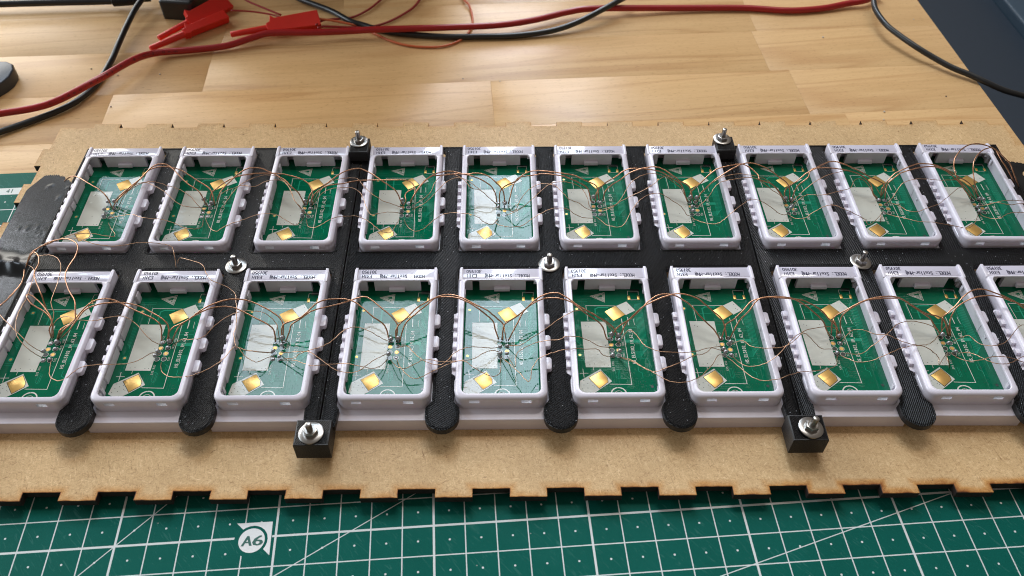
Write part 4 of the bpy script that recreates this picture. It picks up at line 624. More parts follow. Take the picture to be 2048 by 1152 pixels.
# ------------------------------------------------------------------ fibreboard with laser-cut finger joints
bx0, bx1, by0, by1 = -27.0, 415.0, -28.9, 159.0
tabx = [(36+24*k, 48+24*k) for k in range(-2, 16) if 36+24*k > bx0+3 and 48+24*k < bx1-3]
taby = [(-12+24*k, 24*k) for k in range(0, 7) if True]
P = [(bx0, by0)]
for a, b in tabx: P += [(a, by0), (a, by0-3), (b, by0-3), (b, by0)]
P += [(bx1, by0)]
for a, b in taby: P += [(bx1, a), (bx1+3, a), (bx1+3, b), (bx1, b)]
P += [(bx1, by1)]
for a, b in reversed(tabx): P += [(b, by1), (b, by1+3), (a, by1+3), (a, by1)]
P += [(bx0, by1)]
for a, b in reversed(taby): P += [(bx0, b), (bx0-3, b), (bx0-3, a), (bx0, a)]
# subdivide long edges so that the burnt rim can wander
board = link('fibreboard_panel', None, None, (0, 0, 3)); tag(board, 'brown laser-cut fibreboard with square finger-joint teeth carrying all housings', 'board')
mb = MB()
n = len(P); I1 = inset(P, .35); I2 = inset(P, 2.8)
mb.v += [(x, y, 0) for x, y in P]+[(x, y, 2.95) for x, y in P]+[(x, y, 3) for x, y in I1]+[(x, y, 3) for x, y in I2]
for r in range(3):
    for i in range(n):
        a = r*n+i; b = r*n+(i+1) % n; mb.f.append((a, b, b+n, a+n)); mb.m.append(1 if r == 0 else 0)
mb.f.append(tuple(3*n+i for i in range(n))); mb.m.append(0); mb.f.append(tuple(n-1-i for i in range(n))); mb.m.append(1)
o = mb.build('sheet', [M['mdf'], M['burnt']], None, board)
att = o.data.attributes.new('scorch', 'FLOAT', 'POINT')
near = lambda x, y: .12 if y > 100 else .40+.5*max(0., min(1., (x-200)/160.))
vals = [1.0]*n+[(.45 if y > 100 else 1.2) for x, y in P]+[near(x, y) for x, y in P]+[0.0]*n
att.data.foreach_set('value', vals)
# ------------------------------------------------------------------ label housing (one of 20)
OW = 15.6     # half outer width of the upper frame
IW = 13.33; ID = 51.18
def make_housing():
    root = link('label_housing', None)
    fr = MB()
    # lower body
    fr.prism([(-17.3, -6.7), (17.3, -6.7), (17.3, 57.0), (-17.3, 57.0)], 0, 6, 0, .35, 2)
    # upper wall, U shaped below, closed on top
    slots = [(-10.7, -7.3), (6.75, 10.1)]
    out, inn = [], []
    yb_ = 51.9
    NA = 6
    def arcp(cx, cy, r, a0, a1, n): return [(cx+r*math.cos(math.radians(a0+(a1-a0)*k/n)), cy+r*math.sin(math.radians(a0+(a1-a0)*k/n))) for k in range(n+1)]
    # path back-left -> front-left -> front-right -> back-right
    for yy in (yb_, 46, 36, 14, 6): out.append((-OW, yy)); inn.append((-IW, min(yy, ID-2)))
    inn[0] = (-IW, ID-2.0)
    inn[1] = (-IW, 46)
    out += arcp(-OW+3.2, -2.2+3.2, 3.2, 180, 270, NA); inn += arcp(-IW+2.2, 2.2, 2.2, 180, 270, NA)
    ns = len(out)
    for sx in (slots[0][0], slots[0][1], 0, slots[1][0], slots[1][1]): out.append((sx, -2.2)); inn.append((sx, 0))
    out += arcp(OW-3.2, -2.2+3.2, 3.2, 270, 360, NA); inn += arcp(IW-2.2, 2.2, 2.2, 270, 360, NA)
    for yy in (6, 14, 36, 46, yb_): out.append((OW, yy)); inn.append((IW, yy))
    inn[-1] = (IW, ID-2.0); inn[-2] = (IW, 46)
    nU = len(out)
    # closing part along the back (inner arcs)
    ob = [(OW-.1, yb_), (IW, yb_), (0, yb_), (-IW, yb_), (-OW+.1, yb_)]
    oc = [(OW-.0, yb_)]
    ai = arcp(IW-2, ID-2, 2, 0, 90, NA)[1:]; bi = arcp(-IW+2, ID-2, 2, 90, 180, NA)[:-1]
    outc = out+[(OW-(OW-IW+2)*(k+1)/NA, yb_) for k in range(NA)]+[(-(IW-2)-(OW-IW+2)*k/NA, yb_) for k in range(NA)]
    innc = inn+ai+bi
    nC = len(outc)
    def offs(pts, d, sgn):
        q = inset(pts, d*sgn); return q
    # vertex rings
    def ring(pts, z): b = len(fr.v); fr.v.extend((x, y, z) for x, y in pts); return b
    lev_o = [(0, 5.9), (0, 9.25), (0, 10.85), (0, 11.05), (.22, 11.55), (.8, 12.0)]
    lev_i = [(-1.0, 5.9), (-1.0, 7.6), (-1.0, 10.9), (0, 11.3), (-.10, 11.82), (-.32, 12.0)]
    ro_ = [ring(offs(outc, d, 1) if d else outc, z) for d, z in lev_o]
    ri_ = [ring(offs(innc, d, 1) if d else innc, z) for d, z in lev_i]
    def Q(a, b, c, d): fr.f.append((a, b, c, d)); fr.m.append(0)
    for l in range(5):
        cnt = nU-1 if l < 2 else nC
        for i in range(cnt):
            j = (i+1) % nC
            if l == 1 and i in (ns, ns+3):
                o1, o2, i1, i2 = ro_[1]+i, ro_[1]+j, ri_[1]+i, ri_[1]+j
                O1, O2, I1_, I2_ = ro_[2]+i, ro_[2]+j, ri_[2]+i, ri_[2]+j
                Q(o1, o2, i2, i1); Q(O2, O1, I1_, I2_); Q(o1, i1, I1_, O1); Q(i2, o2, O2, I2_); continue
            Q(ro_[l]+i, ro_[l]+j, ro_[l+1]+j, ro_[l+1]+i)
            Q(ri_[l]+j, ri_[l]+i, ri_[l+1]+i, ri_[l+1]+j)
    for i in range(nC):
        j = (i+1) % nC; Q(ro_[5]+i, ro_[5]+j, ri_[5]+j, ri_[5]+i)
    # underside of the back bridge and back inner wall with its two dark gaps
    for a, b in ((-15.6, -10.8), (-8.1, 9.3), (13.9, 15.6)):
        fr.box(a, b, 51.16, 52.6, 5.9, 11.3, 0)
    fr.box(12.3, 14.1, 50.9, 52.6, 9.6, 10.9)
    # label shelf with its two side ridges
    fr.box(-14.4, 14.4, 51.85, 57.2, 10.85, 11.35, 0, .12)
    for sx in (-1, 1):
        x0, x1 = sorted((sx*14.3, sx*15.62)); fr.prism([(x0, 51.0), (x1, 51.0), (x1, 56.6), (x1-.35 if sx > 0 else x1, 57.7), (x0 if sx > 0 else x0+.35, 57.7), (x0, 56.6)], 5.9, 12.02, 0, .35, 2)
    fr.box(-15.0, 15.0, 55.9, 57.1, 5.9, 11.0)
    # snap hook on the back wall
    fr.prism([(-2.6, 49.7), (3.3, 49.7), (3.3, 51.4), (-2.6, 51.4)], 6.9, 8.4, 0, .25)
    # left outer rail with teeth
    fr.prism([(-17.3, 10.2), (-15.4, 9.2), (-15.4, 37.8), (-16.9, 37.4), (-17.3, 36.6)], 5.9, 8.7, 0, .3)
    for k in range(6):
        yc = 12.4+4.4*k+.6
        fr.prism([(-17.15, yc-1.1), (-15.3, yc-1.1), (-15.3, yc+1.1), (-17.15, yc+1.1)], 8.4, 10.1, 0, .3)
    # right outer tabs
    for yc in (13.4, 23.2, 33.2):
        fr.prism([(15.3, yc-2.6), (17.0, yc-2.6), (17.55, yc-1.9), (17.55, yc+1.9), (17.0, yc+2.6), (15.3, yc+2.6)], 7.6, 10.5, 0, .4)
    # swell of the left wall in front of and behind the teeth
    fr.prism([(-16.0, 3), (-15.4, .5), (-15.4, 9.3), (-16.0, 7)], 5.9, 9.4, 0, .4)
        # inner ribs, left
    for a, b, t, z1 in ((1.6, 3.0, .6, 9.6), (3.9, 5.2, .6, 9.9), (9, 22.3, .4, 9.8), (23.4, 26.6, .55, 9.0), (27.8, 38.5, .4, 9.8), (41.8, 44.4, .45, 9.2), (45.4, 48.2, .9, 10.2)):
        fr.box(-IW-1.1, -IW-1+t*1.3, a, b, 5.9, z1, 0, .2)
    # inner wall, right: thin ribs and little latches
    for a in (17.0, 29.5): fr.box(IW+.82, IW+1.1, a, a+.35, 5.9, 11.0)
    for a in (2.6, 47.0):
        fr.prism([(IW+.1, a), (IW+1.1, a), (IW+1.1, a+1.5), (IW+.1, a+1.2)], 8.2, 10.6, 0, .2)
    fr.prism([(IW+.5, 24.0), (IW+1.1, 24.0), (IW+1.1, 25.2), (IW+.5, 25.0)], 8.6, 9.5, 0, .1)
    fr.build('frame', M['plastic'], 38, root)
    for a, b in slots:
        lt = MB(); lt.add([(a, -2.12, 9.25), (b, -2.12, 9.25), (b, -2.16, 10.9), (a, -2.16, 10.9)], [(0, 1, 2, 3)]); lt.build('added_slot_glow_pane', M['slot_glow'], None, root)  # translucent pane added in the open slot so window light glows through
    # sticker
    st = MB(); st.box(-14.25, 14.25, 52.35, 57.0, 11.35, 11.43, 0, .02)
    so = st.build('model_sticker', M['sticker'], 30, root)
    tx = MB()
    pt = .943
    text_mb(tx, 'MODEL: Stellar-MN@   E31H', 10.7, 54.4, 1.75, pt, math.pi, 11.46, mono=.90, bold=.10)
    text_mb(tx, '301950', -7.5, 56.65, 1.75, pt, math.pi, 11.46, mono=.90, bold=.10)
    tx.build('printed_text', M['ink'], None, so)
    # circuit board
    F = D['F']; Z = 6.06
    pb = MB(); pb.box(-14.6, 14.6, -1.1, 55.6, 5.2, Z, 0)
    po = pb.build('circuit_board', M['pcb'], None, root)
    def strip(mb, pts, wd, z):
        for (x0, y0), (x1, y1) in zip(pts[:-1], pts[1:]):
            l = math.hypot(x1-x0, y1-y0) or 1; ux, uy = (x1-x0)/l, (y1-y0)/l; h = wd/2
            x0_, y0_, x1_, y1_ = x0-ux*h, y0-uy*h, x1+ux*h, y1+uy*h
            mb.add([(x0_+uy*h, y0_-ux*h, z), (x1_+uy*h, y1_-ux*h, z), (x1_-uy*h, y1_+ux*h, z), (x0_-uy*h, y0_+ux*h, z)], [(0, 1, 2, 3)])
    def poly(mb, pts, z):
        a = sum(p[0]*q[1]-q[0]*p[1] for p, q in zip(pts, pts[1:]+pts[:1]))
        if a < 0: pts = pts[::-1]
        mb.add([(x, y, z) for x, y in pts], [tuple(range(len(pts)))])
    def disc(mb, c, r, z, n=16, r2=0):
        if r2:
            b = len(mb.v)
            mb.v += [(c[0]+r*math.cos(k*math.tau/n), c[1]+r*math.sin(k*math.tau/n), z) for k in range(n)]+[(c[0]+r2*math.cos(k*math.tau/n), c[1]+r2*math.sin(k*math.tau/n), z) for k in range(n)]
            for k in range(n): mb.f.append((b+k, b+(k+1) % n, b+n+(k+1) % n, b+n+k)); mb.m.append(0)
        else: mb.add([(c[0]+r*math.cos(k*math.tau/n), c[1]+r*math.sin(k*math.tau/n), z) for k in range(n)], [tuple(range(n))])
    tr = MB()
    zt = Z+.02
    for k in range(7):                       # nested bus on the right
        o_ = k*.42
        strip(tr, [(12.6-o_, 44.0-.1*k), (12.6-o_, 22.5-o_*.6), (11.4-o_*.6, 21.2-o_), (6.6, 21.2-o_)], .13, zt-.001*k)
    for k in range(4): strip(tr, [(-12.6+k*.4, 34), (-12.6+k*.4, 26-k*.3), (-11.4, 25.2-k*.35)], .12, zt-.002*k)
    strip(tr, [(-8.4, 43.6), (-8.4, 36)], .18, zt); strip(tr, [(-4.8, 41.2), (-3.6, 42), (0, 42)], .5, zt-.001); strip(tr, [(-4.8, 41.2), (-4.8, 36)], .5, zt-.003)
    strip(tr, [(-6.9, 40.4), (-6.9, 38.8), (-1.8, 38.8)], .16, zt); strip(tr, [(1.8, 34.6), (1.8, 36.2), (3.4, 36.2)], .14, zt)
    strip(tr, [(-1.2, 33.4), (4.4, 33.4), (5.4, 32.2), (9.6, 32.2)], .14, zt); strip(tr, [(9.4, 36.8), (9.4, 33.8), (11, 31.6)], .14, zt)
    strip(tr, [(5.6, 26), (9.8, 26)], 1.4, zt-.004); strip(tr, [(4.2, 30.5), (9.9, 30.5)], .14, zt); strip(tr, [(-13.2, 18.2), (-6, 18.2), (-4.6, 17.2), (-1.8, 17.2)], .14, zt)
    strip(tr, [(-13.2, 17.4), (-8, 17.4)], .14, zt); strip(tr, [(9.2, 18), (12.0, 18), (12.4, 16.8), (12.4, 13)], .14, zt); strip(tr, [(8.3, 14.8), (8.3, 12.6), (9.5, 11.8), (9.5, 9.9)], .16, zt)
    strip(tr, [(.2, 13.6), (.2, 10), (1.1, 9.4), (1.1, 13.6), (.2, 13.6)], .12, zt); strip(tr, [(1.6, 13.3), (1.6, 9.6)], .12, zt)
    for k in range(3): strip(tr, [(2.6+k*.5, 17.6-k*.3), (3.8+k*.5, 16.8-k*.3), (3.8+k*.5, 14.6)], .12, zt-.001*k)
    for k in range(5): strip(tr, [(-7.9+k*.5, 30.4-k*.4), (-4.0, 30.4-k*.4), (-3.2-k*.1, 29.6-k*.5), (-3.2-k*.5, 16.6+k*.3)], .0001, zt)
    for y_ in (45.8, 44.9): strip(tr, [(-12.9, y_), (-7.5, y_)], .13, zt)
    for c in F['holes']: disc(tr, c, .95, zt+.004, 12, .62)
    tr.build('copper_track', M['trace'], None, po)['kind'] = 'stuff'
    rnd = random.Random(3)
    # print
    sk = MB(); z2 = Z+.05
    poly(sk, F['rect'], z2); poly(sk, F['grey1'], z2); poly(sk, F['grey2'], z2)
    for nm in ('outl', 'outr'): strip(sk, F[nm], .22, z2)
    strip(sk, F['plusv'], .22, z2); strip(sk, F['plush'], .22, z2+.004); strip(sk, F['minus'], .3, z2); strip(sk, F['tick'], .16, z2); strip(sk, F['minus2'], .14, z2); strip(sk, F['bracket'], .18, z2)
    strip(sk, [(8.9, 45.6), (11.5, 45.6)], .16, z2)
    T3 = F['tri']; c0 = [sum(p[i] for p in T3)/3 for i in (0, 1)]
    for sc_ in (1.0, .78, .56):
        q = [(c0[0]+(p[0]-c0[0])*sc_, c0[1]+(p[1]-c0[1])*sc_) for p in T3]; strip(sk, q+[q[0]], .17, z2+.003*sc_)
    for k in range(6): strip(sk, [(-3.9+k*.48, 47.4-k*.1), (-3.3+k*.48, 46.1+k*.05)], .15, z2+.012)
    ac = F['arc'][0]
    arc_ = [(ac[0]+2.6*math.cos(math.radians(a)), ac[1]-2.7+2.6*math.sin(math.radians(a))) for a in range(0, 181, 12)]; strip(sk, arc_, .42, z2)
    arc_ = [(ac[0]+1.5*math.cos(math.radians(a)), ac[1]-2.9+1.5*math.sin(math.radians(a))) for a in range(0, 181, 20)]; strip(sk, arc_, .2, z2+.004)
    text_mb(sk, 'HS_EL5102_1M_62_04', 7.85, 15.7, 1.3, .885, math.pi/2+.0, z2, mono=.78, bold=.09)
    text_mb(sk, 'SWS RXD', .0, 12.6, .75, .62, math.pi/2, z2); text_mb(sk, 'VCC', -.1, 28.2, .7, .6, math.pi/2, z2)
    text_mb(sk, 'NRST GND', 4.4, 23.9, .75, .62, math.pi/2, z2); text_mb(sk, 'TXD', 4.2, 18.6, .75, .62, math.pi/2, z2)
    sk.build('white_print', M['silk'], None, po)
    # gaps around the gold contacts and small holes
    dk = MB()
    poly(dk, [tuple(p) for p in inset([tuple(p) for p in F['gold2']][::-1] if sum(p[0]*q[1]-q[0]*p[1] for p, q in zip(F['gold2'], F['gold2'][1:]+F['gold2'][:1])) < 0 else [tuple(p) for p in F['gold2']], -.2)], z2+.02)
    strip(dk, [F['gold1'][0], F['gold1'][3]], .28, z2+.016)
    disc(dk, F['hole2'][0], .55, z2+.01, 14)
    for c in F['holes']: disc(dk, c, .62, z2-.01, 12)
    for k in range(46): disc(dk, (rnd.uniform(-12.6, 12.6), rnd.uniform(1.0, 13.5)), .13, z2+.0215, 6)
    for c in ((-8.8, 33.2), (-7.9, 32.7), (-3.1, 33), (-8.6, 15.6), (-7.0, 15.9), (-3.4, 15.4), (-2.1, 15.3), (-5.4, 20), (-2.4, 24), (7.4, 43.1), (7.7, 41.0), (8.2, 40.5), (-11.3, 6.9), (-10, 5.6), (-8.8, 8.2), (-9.9, 7.6), (-8.2, 6.6), (-11.9, 5.3), (-11.2, 8.8)): disc(dk, c, .16, z2+.021, 6)
    for c in F['pads']: disc(dk, c, 1.0, Z+.012, 16)
    # dark patch painting in the shade below the back wall, right
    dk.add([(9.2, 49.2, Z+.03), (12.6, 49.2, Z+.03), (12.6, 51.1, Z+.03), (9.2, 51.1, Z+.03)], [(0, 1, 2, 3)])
    dk.build('mask_opening_and_shade', M['gap_and_shade'], None, po)['kind'] = 'stuff'
    ps = MB()
    for c in F['pads']: disc(ps, c, 1.0, Z+.03, 16, .86)
    ps.build('pad_outline', M['silk'], None, po)
    for nm in ('gold1', 'gold2'):
        g = MB(); pts = [tuple(p) for p in F[nm]]
        if sum(p[0]*q[1]-q[0]*p[1] for p, q in zip(pts, pts[1:]+pts[:1])) < 0: pts = pts[::-1]
        g.prism(pts, Z, Z+.13, 0, .03); g.build('gold_contact', M['gold'], 30, po)
    for nm in ('smdL', 'smdR'):
        a, b = F[nm]; g = MB(); g.box(a[0], b[0], b[1], a[1], Z, Z+.12, 0, .03); g.build('gold_contact', M['gold'], 30, po)
    for c in F['holes']:
        g = MB(); disc(g, c, .5, Z+.09, 14); g.build('test_point', M['gold'], None, po)
    for i, c in enumerate(F['pads']):
        if i in (2, 5):
            g = MB(); lathe(g, [(.72, Z), (.7, Z+.1)], 16, c[0], c[1]); g.build('gold_pad', M['gold'], 40, po)
        else:
            g = MB(); hh = (.8, .95, 0, .6, .65, 0, .7, .55)[i]; rr = (.95, 1.0, 0, .75, .8, 0, .85, .75)[i]
            lathe(g, [(rr, Z), (rr*.95, Z+hh*.45), (rr*.72, Z+hh*.8), (rr*.35, Z+hh*1.0), (.05, Z+hh*1.03)], 12, c[0]+.05, c[1]+.1*(i % 3-1)); g.build('solder_joint', M['solder'], 80, po)
    return root
def copy_tree(o, parent=None):
    c = o.copy(); col.objects.link(c)
    if parent: c.parent = parent
    for ch in list(o.children): copy_tree(ch, c)
    return c
H0 = make_housing()
order = ['first', 'second', 'third', 'fourth', 'fifth', 'sixth', 'seventh', 'eighth', 'ninth', 'tenth']
ROT = {(0, 8): -.012, (0, 7): -.008, (1, 9): -.016, (1, 0): .008, (1, 3): .008, (0, 0): -.004}
first = True
for r in (0, 1):
    for i in range(10):
        o = H0 if first else copy_tree(H0); first = False
        jr = random.Random(100*r+i)
        for ch in o.children:
            if ch.name.startswith('circuit_board'): ch.rotation_euler = (0, 0, jr.uniform(-.007, .007)); ch.location = (jr.uniform(-.25, .25)*S, jr.uniform(-.2, .2)*S, 0)
            if ch.name.startswith('circuit_board'):
                for g in ch.children:
                    if g.name.startswith('solder_joint'): g.scale = (1, 1, jr.uniform(.75, 1.5))
            if ch.name.startswith('model_sticker'): ch.rotation_euler = (0, 0, jr.uniform(-.004, .004)); ch.location = (jr.uniform(-.12, .12)*S, jr.uniform(-.1, .1)*S, 0)
        a = ROT.get((r, i), random.uniform(-.003, .003))
        o.location = ((D['xc'][i]-.48*r)*S, (72.7*r)*S, 6*S); o.rotation_euler = (0, 0, a)
        rowname = 'front' if r == 0 else 'back'
        extra = {(0, 0): ', tangled wires curling over its label', (0, 9): ', cut off by the right picture edge', (1, 9): ', beneath the tall wire loops', (1, 0): ' beside the black tape', (0, 4): ', strong glare on its board', (1, 4): ', bluish glare on its board'}.get((r, i), ', green board inside')
        tag(o, '%s lilac-white open housing from the left, %s row%s' % (order[i], rowname, extra), 'display housing', 'open display housings in the %s row' % rowname)
# ------------------------------------------------------------------ black printed clamp plates
ZP0, ZP1 = 12.0, 14.6
def curve_plate(name, splines, z0, z1, mats, parent=None, bev=.22):
    cu = bpy.data.curves.new(name, 'CURVE'); cu.dimensions = '2D'; cu.fill_mode = 'BOTH'
    cu.extrude = (z1-z0)/2*S-bev*S; cu.bevel_depth = bev*S; cu.bevel_resolution = 1; cu.offset = -bev*S
    for sp in splines:
        s = cu.splines.new('POLY'); s.points.add(len(sp)-1); s.use_cyclic_u = True
        for p, (x, y) in zip(s.points, sp): p.co = (x*S, y*S, 0, 1)
    t = bpy.data.objects.new(name, cu); col.objects.link(t); bpy.context.view_layer.update()
    me = bpy.data.meshes.new_from_object(t.evaluated_get(bpy.context.evaluated_depsgraph_get()))
    bpy.data.objects.remove(t); bpy.data.curves.remove(cu)
    me.materials.clear()
    for m_ in mats: me.materials.append(m_)
    for p in me.polygons:
        p.material_index = 0 if p.normal.z > .6 else 1
        p.use_smooth = False
    o = link(name, me, parent, (0, 0, (z0+z1)/2)); return o
def hw(r, i):     # x of a housing centre
    return D['xc'][i]-.48*r
def plate(i0, i1, x0, x1, mats, label):
    root = link('clamp_plate', None, None, (0, 0, 0)); tag(root, label, 'clamp plate', 'black clamp plates')
    G_ = 16.15
    HF = 60.2     # inner edge of front notches
    pts = [(x0, 133.4), (x0, -7.6)]
    left_full = i0 == 0
    xl = x0
    # half finger at left seam
    c = hw(0, i0)
    pts = [(x0, 133.4)]
    if left_full: pts += [(x0, -2.5)]
    else: pts += [(x0, -10.5), (c-G_+.9, -10.5), (c-G_+1.3, -3.4), (c-G_, -1.4)]
    if left_full: pts += [(c-G_, -2.5)]
    for i in range(i0, i1+1):
        c = hw(0, i)
        pts += [(c-G_, HF-2), (c-G_+.6, HF-.6), (c-G_+2, HF), (c+G_-2, HF), (c+G_-.6, HF-.6), (c+G_, HF-2)]
        if i < i1:
            d = hw(0, i+1); a, b = c+G_, d-G_; m_ = (a+b)/2; rr = 5.7
            pts += [(a, -.6), (a-1.0, -2.0), (m_-rr, -3.4), (m_-rr, -6.7)]
            pts += [(m_+rr*math.cos(math.radians(t)), -6.7+rr*math.sin(math.radians(t))) for t in range(195, 346, 15)]
            pts += [(m_+rr, -6.7), (m_+rr, -3.4), (b+1.0, -2.0), (b, -.6)]
    c = hw(0, i1)
    if i1 == 9: pts += [(c+G_, -2.5), (x1, -2.5)]
    else: pts += [(c+G_, -1.4), (c+G_-1.3, -3.4), (c+G_-.9, -10.5), (x1, -10.5)]
    pts += [(x1, 133.4)]
    holes = []
    for i in range(i0, i1+1):
        c = hw(1, i); holes.append(rrect(c-G_, c+G_, 72.7-3.2, 72.7+58.6, 1.4, 3))
    o = curve_plate('plate_body', [pts]+holes, ZP0, ZP1, mats, root)
    # raised outline strands left by the printer around every opening and along the rim
    ob = MB()
    def strand(loop, off, closed=True):
        q = inset(loop, off); q = q+[q[0]] if closed else q
        q2 = [Vector((x, y, ZP1-.02)) for x, y in q]; tube(ob, q2, .13, 5, 0, False, 1.0)
    for off in (.55, .95):
        strand(pts, off)
        for h in holes: strand(h, -off)
    ob.build('outline_strand', mats[0], 80, root)
    # little infill knots in a row beside the strands
    kb = MB()
    rnd = random.Random(i0)
    for h in holes:
        for side in (-1, 1):
            xk = (min(p[0] for p in h)-1.7) if side < 0 else (max(p[0] for p in h)+1.7)
            yk = 71.0
            while yk < 129:
                r_ = .16; kb.box(xk-r_+rnd.uniform(-.05, .05), xk+r_, yk-r_, yk+r_, ZP1-.1, ZP1+rnd.uniform(.05, .12)); yk += .85
    for i in range(i0, i1+1):
        c = hw(0, i)
        for side in (-1, 1):
            yk = -1.0
            while yk < 56:
                xk = c+side*(G_+1.7); r_ = .16; kb.box(xk-r_+rnd.uniform(-.05, .05), xk+r_, yk-r_, yk+r_, ZP1-.1, ZP1+rnd.uniform(.05, .12)); yk += .85
    kb.build('infill_knot', mats[0], None, root)['kind'] = 'stuff'
    return root
sx1, sx2 = 117.45, 277.2
plate(0, 2, -3.4, sx1-.25, [M['pla_a'], M['pla_layer']], 'black 3D-printed clamp plate over the three leftmost housings of both rows')
plate(3, 6, sx1+.25, sx2-.25, [M['pla_b'], M['pla_layer']], 'black 3D-printed clamp plate in the middle holding four housings per row')
plate(7, 9, sx2+.25, 397.6, [M['pla_a'], M['pla_layer']], 'black 3D-printed clamp plate over the three rightmost housings of both rows')
# ------------------------------------------------------------------ clamp blocks, screws
def block(cx, y0, y1, w_, z0, z1, label, mk):
    mb = MB(); mb.prism([(-w_/2, y0), (w_/2, y0), (w_/2, y1), (-w_/2, y1)], z0, z1, 0, .45)
    top = MB(); top.box(-w_/2+.5, w_/2-.5, y0+.5, y1-.5, z1-.1, z1+.01)
    root = link('clamp_block', None, None, (cx, 0, 0)); tag(root, label, 'clamp block', 'black clamp blocks bridging the plate seams')
    mb.build('block_body', M['pla_layer'], 35, root); top.build('block_top', mk, None, root)
    return root
block(116.3, -18.9, -9.3, 11.4, 9.0, 17.0, 'square black clamp block at the front of the left plate seam', M['pla_a'])
block(277.4, -18.6, -9.0, 11.6, 9.0, 17.0, 'square black clamp block at the front of the right plate seam', M['pla_b'])
block(116.6, 124.0, 133.6, 8.2, 12.5, 19.5, 'black clamp block at the back of the left plate seam', M['pla_a'])
block(275.2, 124.0, 133.6, 8.2, 12.5, 19.5, 'black clamp block at the back of the right plate seam', M['pla_b'])
def bolt(x, y, z, label, tilt=(0, 0), wr=4.1, nrot=0., hgt=5.6):
    root = link('bolt', None, None, (x, y, z)); root.rotation_euler = (tilt[0], tilt[1], nrot); tag(root, label, 'bolt', 'upright bolts with washer and nut')
    w_ = MB()
    prof = [(1.3, 0), (wr, 0), (wr, .42), (wr-.12, .52), (1.45, .52), (1.3, .45)]
    base = 0; n = 36
    for r_, z_ in prof:
        for k in range(n): w_.v.append((r_*math.cos(k*math.tau/n), r_*math.sin(k*math.tau/n), z_))
    for i in range(len(prof)):
        for k in range(n):
            a = i*n+k; b = i*n+(k+1) % n; c = ((i+1) % len(prof))*n; w_.f.append((a, b, c+(k+1) % n, c+k)); w_.m.append(0)
    w_.build('washer', M['steel'], 40, root)
    nb = MB(); hexa = [(2.3*math.cos(k*math.tau/6), 2.3*math.sin(k*math.tau/6)) for k in range(6)]
    nb.prism(hexa, .52, 2.1, 0, .25, 2)
    lathe(nb, [(1.75, 2.1), (1.7, 2.25), (1.15, 2.25)], 18); nb.build('nut', M['steel'], 30, root)
    sb = MB(); prof = []
    zz = -z+.2 if z < 30 else 0
    prof = [(2.0, zz), (2.0, zz+1.6), (.95, zz+1.65), (.95, 2.2)]
    while prof[-1][1] < hgt-.3: prof += [(1.02, prof[-1][1]+.18), (.93, prof[-1][1]+.36)]
    prof += [(1.0, hgt-.05), (.8, hgt+.12)]
    lathe(sb, prof, 14); sb.build('threaded_shaft', M['steel_dark'], 60, root)
bolt(116.0, -14.6, 17.02, 'bolt with washer and nut on the left front clamp block', (.02, -.03))
bolt(278.1, -14.2, 17.02, 'bolt with washer and nut on the right front clamp block', (.0, .09), nrot=.3)
bolt(116.3, 130.9, 19.52, 'bolt with washer and nut on the left rear clamp block', (.0, -.02), 3.9)
bolt(274.4, 131.4, 19.52, 'bolt with washer and nut on the right rear clamp block', (.0, .03), 3.9, .2)
bolt(76.0, 61.9, 14.62, 'bolt between the two rows, right behind the third front housing', (0, 0), 4.1, .1)
bolt(196.2, 61.7, 14.62, 'bolt between the two rows, between the fifth and sixth housings', (0, 0), 4.1, .5)
bolt(316.8, 62.0, 14.62, 'bolt between the two rows, between the eighth and ninth housings', (0, .06), 4.1, .2)
# ------------------------------------------------------------------ black tape at both ends
def sheet(name, x0, x1, y0, y1, nx, ny, zf, edge, mat, label, cat):
    vs, fs = [], []
    for j in range(ny+1):
        for i in range(nx+1):
            u, v = i/nx, j/ny; x = x0+(x1-x0)*u; y = y0+(y1-y0)*v
            x, y = edge(x, y, u, v); vs.append((x, y, zf(x, y, u, v)))
    for j in range(ny):
        for i in range(nx):
            a = j*(nx+1)+i; fs.append((a, a+1, a+nx+2, a+nx+1))
    n_ = len(vs); vs += [(x, y, z-.15) for x, y, z in vs]; fs += [tuple(q+n_ for q in reversed(f)) for f in list(fs)]
    rim = list(range(nx+1))+[j*(nx+1)+nx for j in range(1, ny+1)]+[ny*(nx+1)+i for i in range(nx-1, -1, -1)]+[j*(nx+1) for j in range(ny-1, 0, -1)]
    for a, b in zip(rim, rim[1:]+rim[:1]): fs.append((b, a, a+n_, b+n_))
    o = link(name, mesh(name, vs, fs, mat, 50)); tag(o, label, cat); return o
rt = random.Random(5)
bumps = [(rt.uniform(-22, -6), rt.uniform(84, 120), rt.uniform(.5, .9), rt.uniform(.08, .18)) for _ in range(11)]
def smooth01(t): t = max(0, min(1, t)); return t*t*(3-2*t)
def zl(x, y, u, v):
    z = 6.25+smooth01((x+6.0)/3.0)*7.6
    for bx, by, br, bh in bumps: z += bh*math.exp(-((x-bx)**2+(y-by)**2)/(br*br))
    # wrinkle standing up in front, then the roll dips away
    rdg = math.exp(-((y-73.0-2.2*math.sin(x*.13))/3.6)**2); z += 2.0*rdg*(1-.5*smooth01((x+10)/8))
    z += .3*math.sin(x*.9+.4*y)*math.exp(-((y-71)/4.5)**2)
    z -= 2.0*smooth01((68-y)/8)*smooth01((-x-8)/10)
    return max(z, 6.2)
jag = [rt.uniform(-.55, .55) for _ in range(200)]
def el(x, y, u, v):
    if v > .93:
        y += (v-.93)/.07*(jag[int(u*60)]*1.0-1.0-7.5*smooth01((u-.3)/.6))
        x += (v-.93)/.07*(4.5*(1-u)**2)
    return x, y
sheet('black_tape', -27.2, -1.5, -26, 126.5, 60, 150, zl, el, M['tape'], 'creased glossy black tape over the left end of the board', 'tape')
